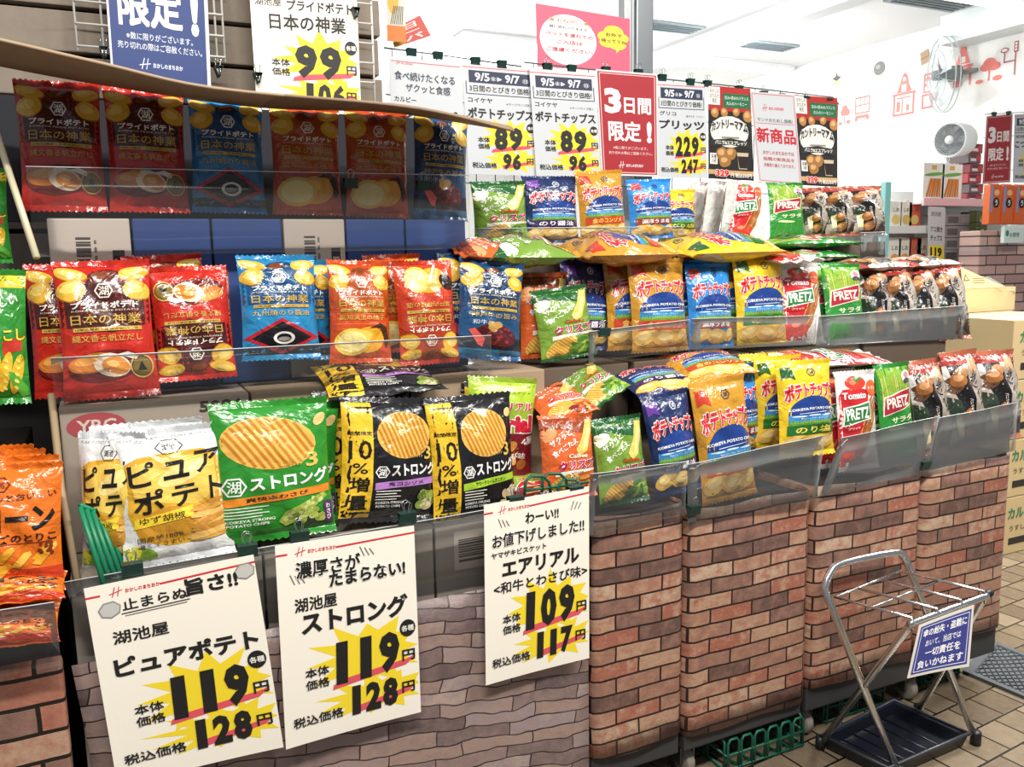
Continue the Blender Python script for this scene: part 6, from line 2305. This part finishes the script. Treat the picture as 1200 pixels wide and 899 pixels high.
def pack(name, x, z, w, h, d, base, art, label, cat, group, Y=3.3, tilt=0.0):
    m = MB().box((0, d / 2, h / 2), (w, d, h), mat(base, 0.45), bev=min(0.004, d * 0.2))
    art.W, art.H = w, h
    print_on(m, art, lambda u, v, e: Vector(((u - 0.5) * w * 0.94, -e - 0.0004, (0.03 + 0.94 * v) * h)))
    # crimped top edge
    vs = [((k / 10 - 0.5) * w, d / 2, h + (0.004 if k % 2 else 0.008)) for k in range(11)]
    m.add([((k / 10 - 0.5) * w, d * 0.35, h - 0.001) for k in range(11)] + vs, [(k, k + 1, 12 + k, 11 + k) for k in range(10)], mat(base, 0.4))
    o = m.build(name)
    o.location = (x, Y, z)
    o.rotation_euler = (0, tilt, 0)
    return tag(o, label, cat, group)


def veg(a):
    a.ell('6fa84a', 0.5, 0.72, 0.5, 0.05, 2, 0.1)
    for k in range(6):
        a.line('d98a3c' if k % 2 else 'c8742c', (0.15 + 0.13 * k, 0.08), (0.35 + 0.09 * k, 0.6), 0.1, 2)
    a.rect('e0b04a', 0.35, 0.85, 0.6, 0.97, 2)
    return a


SP = 'packs on the bright shop shelf'
for k, px in enumerate((1094, 1115)):
    p = at(px, 223, 3.3)
    pack('snack_pack', p.x, 1.447, 0.165, 0.2, 0.06, 'f0ede4', veg(Art(M=paper)), 'white pack with orange sticks on the upper shop shelf, %s one' % ('left', 'right')[k], 'snack pack', SP)
R = random.Random(12)
for k in range(6):
    p = at(1143 - 1.0 * (k // 2), 216, 3.4)
    a = Art(M=paper)
    a.rect('e9e2de', 0.1, 0.2, 0.6, 0.5, 1)
    a.ell('c8323a', 0.75, 0.5, 0.2, 0.35, 2)
    a.rect('5a2a30', 0.1, 0.6, 0.9, 0.9, 1)
    pack('snack_pack', p.x + (k % 2) * 0.012, 1.447 + 0.056 * k, 0.125 - 0.005 * k, 0.054, 0.13, ('8a3038', '6a5a5c', 'b23a40')[k % 3], a, 'dark red pack, %s from the bottom of the pile left of the far red poster' % names[k], 'snack pack', SP, 3.4)
for k, (px, col) in enumerate(((1050, 'f0eee6'), (1062, 'efe9da'), (1072, 'dd5a44'))):
    p = at(px, 252, 3.3)
    a = Art(M=paper)
    a.text('5a6a5a', 'しお', 0.5, 0.7, 0.5, 0.16, 2, bold=0.02)
    a.ell('e0c070', 0.5, 0.3, 0.35, 0.2, 2)
    pack('snack_pack', p.x, 1.302, 0.092, 0.138, 0.05, col, a, ('white pack next to the teal post on the shop shelf, upper row', 'cream pack second from the teal post, upper row', 'red pack left of the white carrot-stick packs')[k], 'snack pack', SP)
for k, (px, col) in enumerate(((1048, 'f0eee6'), (1060, 'efe9da'), (1072, 'dd6a54'), (1081, 'efe6da'))):
    p = at(px, 302, 3.3)
    a = Art(M=paper)
    a.text('5a6a5a', 'しお', 0.5, 0.7, 0.5, 0.16, 2, bold=0.02)
    a.ell('e0a050' if k != 3 else 'd84a3a', 0.5, 0.3, 0.35, 0.2, 2)
    pack('snack_pack', p.x, 1.082, 0.1, 0.165, 0.05, col, a, ('white pack next to the teal post, lower row', 'cream pack second from the teal post, lower row', 'red pack third from the teal post, lower row', 'white pack with a red spot left of the hanging price card')[k], 'snack pack', SP)
for k in range(4):
    p = at(1124, 300, 3.3)
    a = Art(M=paper)
    a.rect('6a6668', 0.05, 0.2, 0.4, 0.8, 1)
    a.rect('b8b4b2', 0.5, 0.25, 0.9, 0.7, 1)
    pack('snack_pack', p.x, 1.115 + 0.066 * k, 0.26, 0.064, 0.2, 'a09c9c', a, 'grey printed pack, %s from the bottom of the pile right of the price card' % names[k], 'snack pack', SP)
a = Art(M=paper)
for k in range(6):
    a.rect(('3f9a8a', 'e0a050', 'd85a3a')[k % 3], k / 6, 0.1, (k + 0.7) / 6, 0.9, 1)
pack('snack_pack', at(1124, 300, 3.3).x, 1.082, 0.27, 0.032, 0.2, 'efe0c0', a, 'low colourful box under the grey pile', 'snack pack', SP)
for k in range(5):
    p = at(1150, 300, 3.25)
    a = Art(M=paper)
    for q in range(5):
        a.ell(('e9c64a', '2f6a4a', 'f0e6d0')[q % 3], R.uniform(0.1, 0.9), R.uniform(0.1, 0.9), 0.12, 0.18, 1 + q)
    pack('snack_pack', p.x, 1.082 + 0.062 * k, 0.1, 0.06, 0.1, '6a7a4a', a, 'green and yellow pack, %s from the bottom of the narrow pile' % names[k], 'snack pack', SP, 3.26)
for k, px in enumerate((1165, 1180, 1195)):
    p = at(px, 263, 2.95)
    a = Art(M=paper)
    a.rect('7aa0d8', 0.0, 0.3, 0.22, 1, 1)
    a.ell('1f1a1c', 0.55, 0.55, 0.3, 0.14, 2)
    a.text('f2efe8', 'う', 0.55, 0.55, 0.25, 0.16, 3, bold=0.04)
    a.ell('f6c08a', 0.55, 0.82, 0.25, 0.08, 2)
    pack('snack_pack', p.x, p.z, 0.085, 0.2, 0.04, 'e0692c', a, 'orange pack with a black round mark, %s of the hanging row' % names[k], 'snack pack', 'orange packs at the right edge', 2.95)
p = at(1188, 285, 2.9)
a = Art(M=paper)
a.text('4a8a7a', 'お買得', 0.5, 0.5, 0.5, 0.3, 2, bold=0.02)
a.ell('2f8a6a', 0.12, 0.6, 0.08, 0.2, 2)
pack('card_tray', p.x, p.z, 0.16, 0.085, 0.02, 'dfeeea', a, 'pale green card in front of the orange packs', 'card', None, 2.9)
p, q = at(1151, 240, 2.98), at(1260, 345, 2.98)
BR2 = brick_mat('brick print pale', 0.16, 0.05, [(0.0, 'b08a86'), (0.4, 'c9a59c'), (0.7, 'd2b5a6'), (1.0, 'a88f96')], '4a3a3a', 0.004, 'XZ', distort=0.006, rough=0.4, speck=0.25, bump=0.4)
o = MB().span((p.x, 2.98, 0.0), (p.x + 0.6, 3.1, p.z - 0.13), BR2, bev=0.008).build('display_stand', origin=(p.x + 0.3, 3.0, 0))
tag(o, 'pale brick-printed stand in the shop below the orange packs', 'display stand')
HP = 'posters hanging in the shop'
sign('poster', [(1156, 136), (1187, 133), (1184, 214), (1151, 216)], 3.1, threeday(), 'red three-day-only poster hanging in the shop at the right', POSTC, HP, 'poster')
sign('poster', [(1189, 134), (1222, 132), (1222, 214), (1187, 214)], 3.1, dated('湖池屋', 'こつぶっこ', '各種', '99', '106', 31), 'white price poster cut off by the right edge of the picture', POSTC, HP, 'poster')
rack('wire_rack', [(1154, 134), (1230, 130)], 3.11, 0.3, 4, 'wire rack holding the far red poster', WIRE)
for px, py, lab in ((1165, 133, 'left clip of the far red poster'), (1182, 132, 'right clip of the far red poster')):
    clip(px, py, 3.09, 'dark binder clip, ' + lab, 'binder clips in the shop', 1.0)
a = Art(0.1, 0.3, paper)
a.text('6a6a70', '湖池屋', 0.45, 0.88, 0.6, 0.08, 2, bold=0.02)
a.text(INK, 'アコ焼き', 0.5, 0.62, 0.72, 0.1, 2, bold=0.03)
a.text(INK, 'チップス', 0.5, 0.47, 0.72, 0.1, 2, bold=0.03)
a.rect(YEL, 0.1, 0.12, 0.95, 0.34, 1)
a.text(INK, '119', 0.5, 0.23, 0.7, 0.16, 3, bold=0.05)
sign('price_card', [(1088, 242), (1108, 243), (1106, 312), (1087, 310)], 3.2, a, 'narrow white price card hanging from the shop shelf', POSTC, None, 'price card')

for k, (px, py) in enumerate(((775, 30), (890, 52), (1090, 2))):
    c = atz(px, py, 2.675)
    t = empty('ceiling_vent', c)
    tag(t, 'grey slotted ceiling vent in the bright shop, %s of three' % ('left', 'centre', 'right')[k], 'vent', 'ceiling vents')
    m = MB().span((-0.3, -0.09, -0.012), (0.3, 0.09, 0.003), mat('9aa6aa', 0.5), bev=0.003)
    m.build('frame', t)
    m = MB()
    for q in range(4):
        m.span((-0.27, -0.07 + 0.037 * q, -0.018), (0.27, -0.055 + 0.037 * q, -0.0122), mat('6f7c82', 0.5))
    m.build('slats', t)
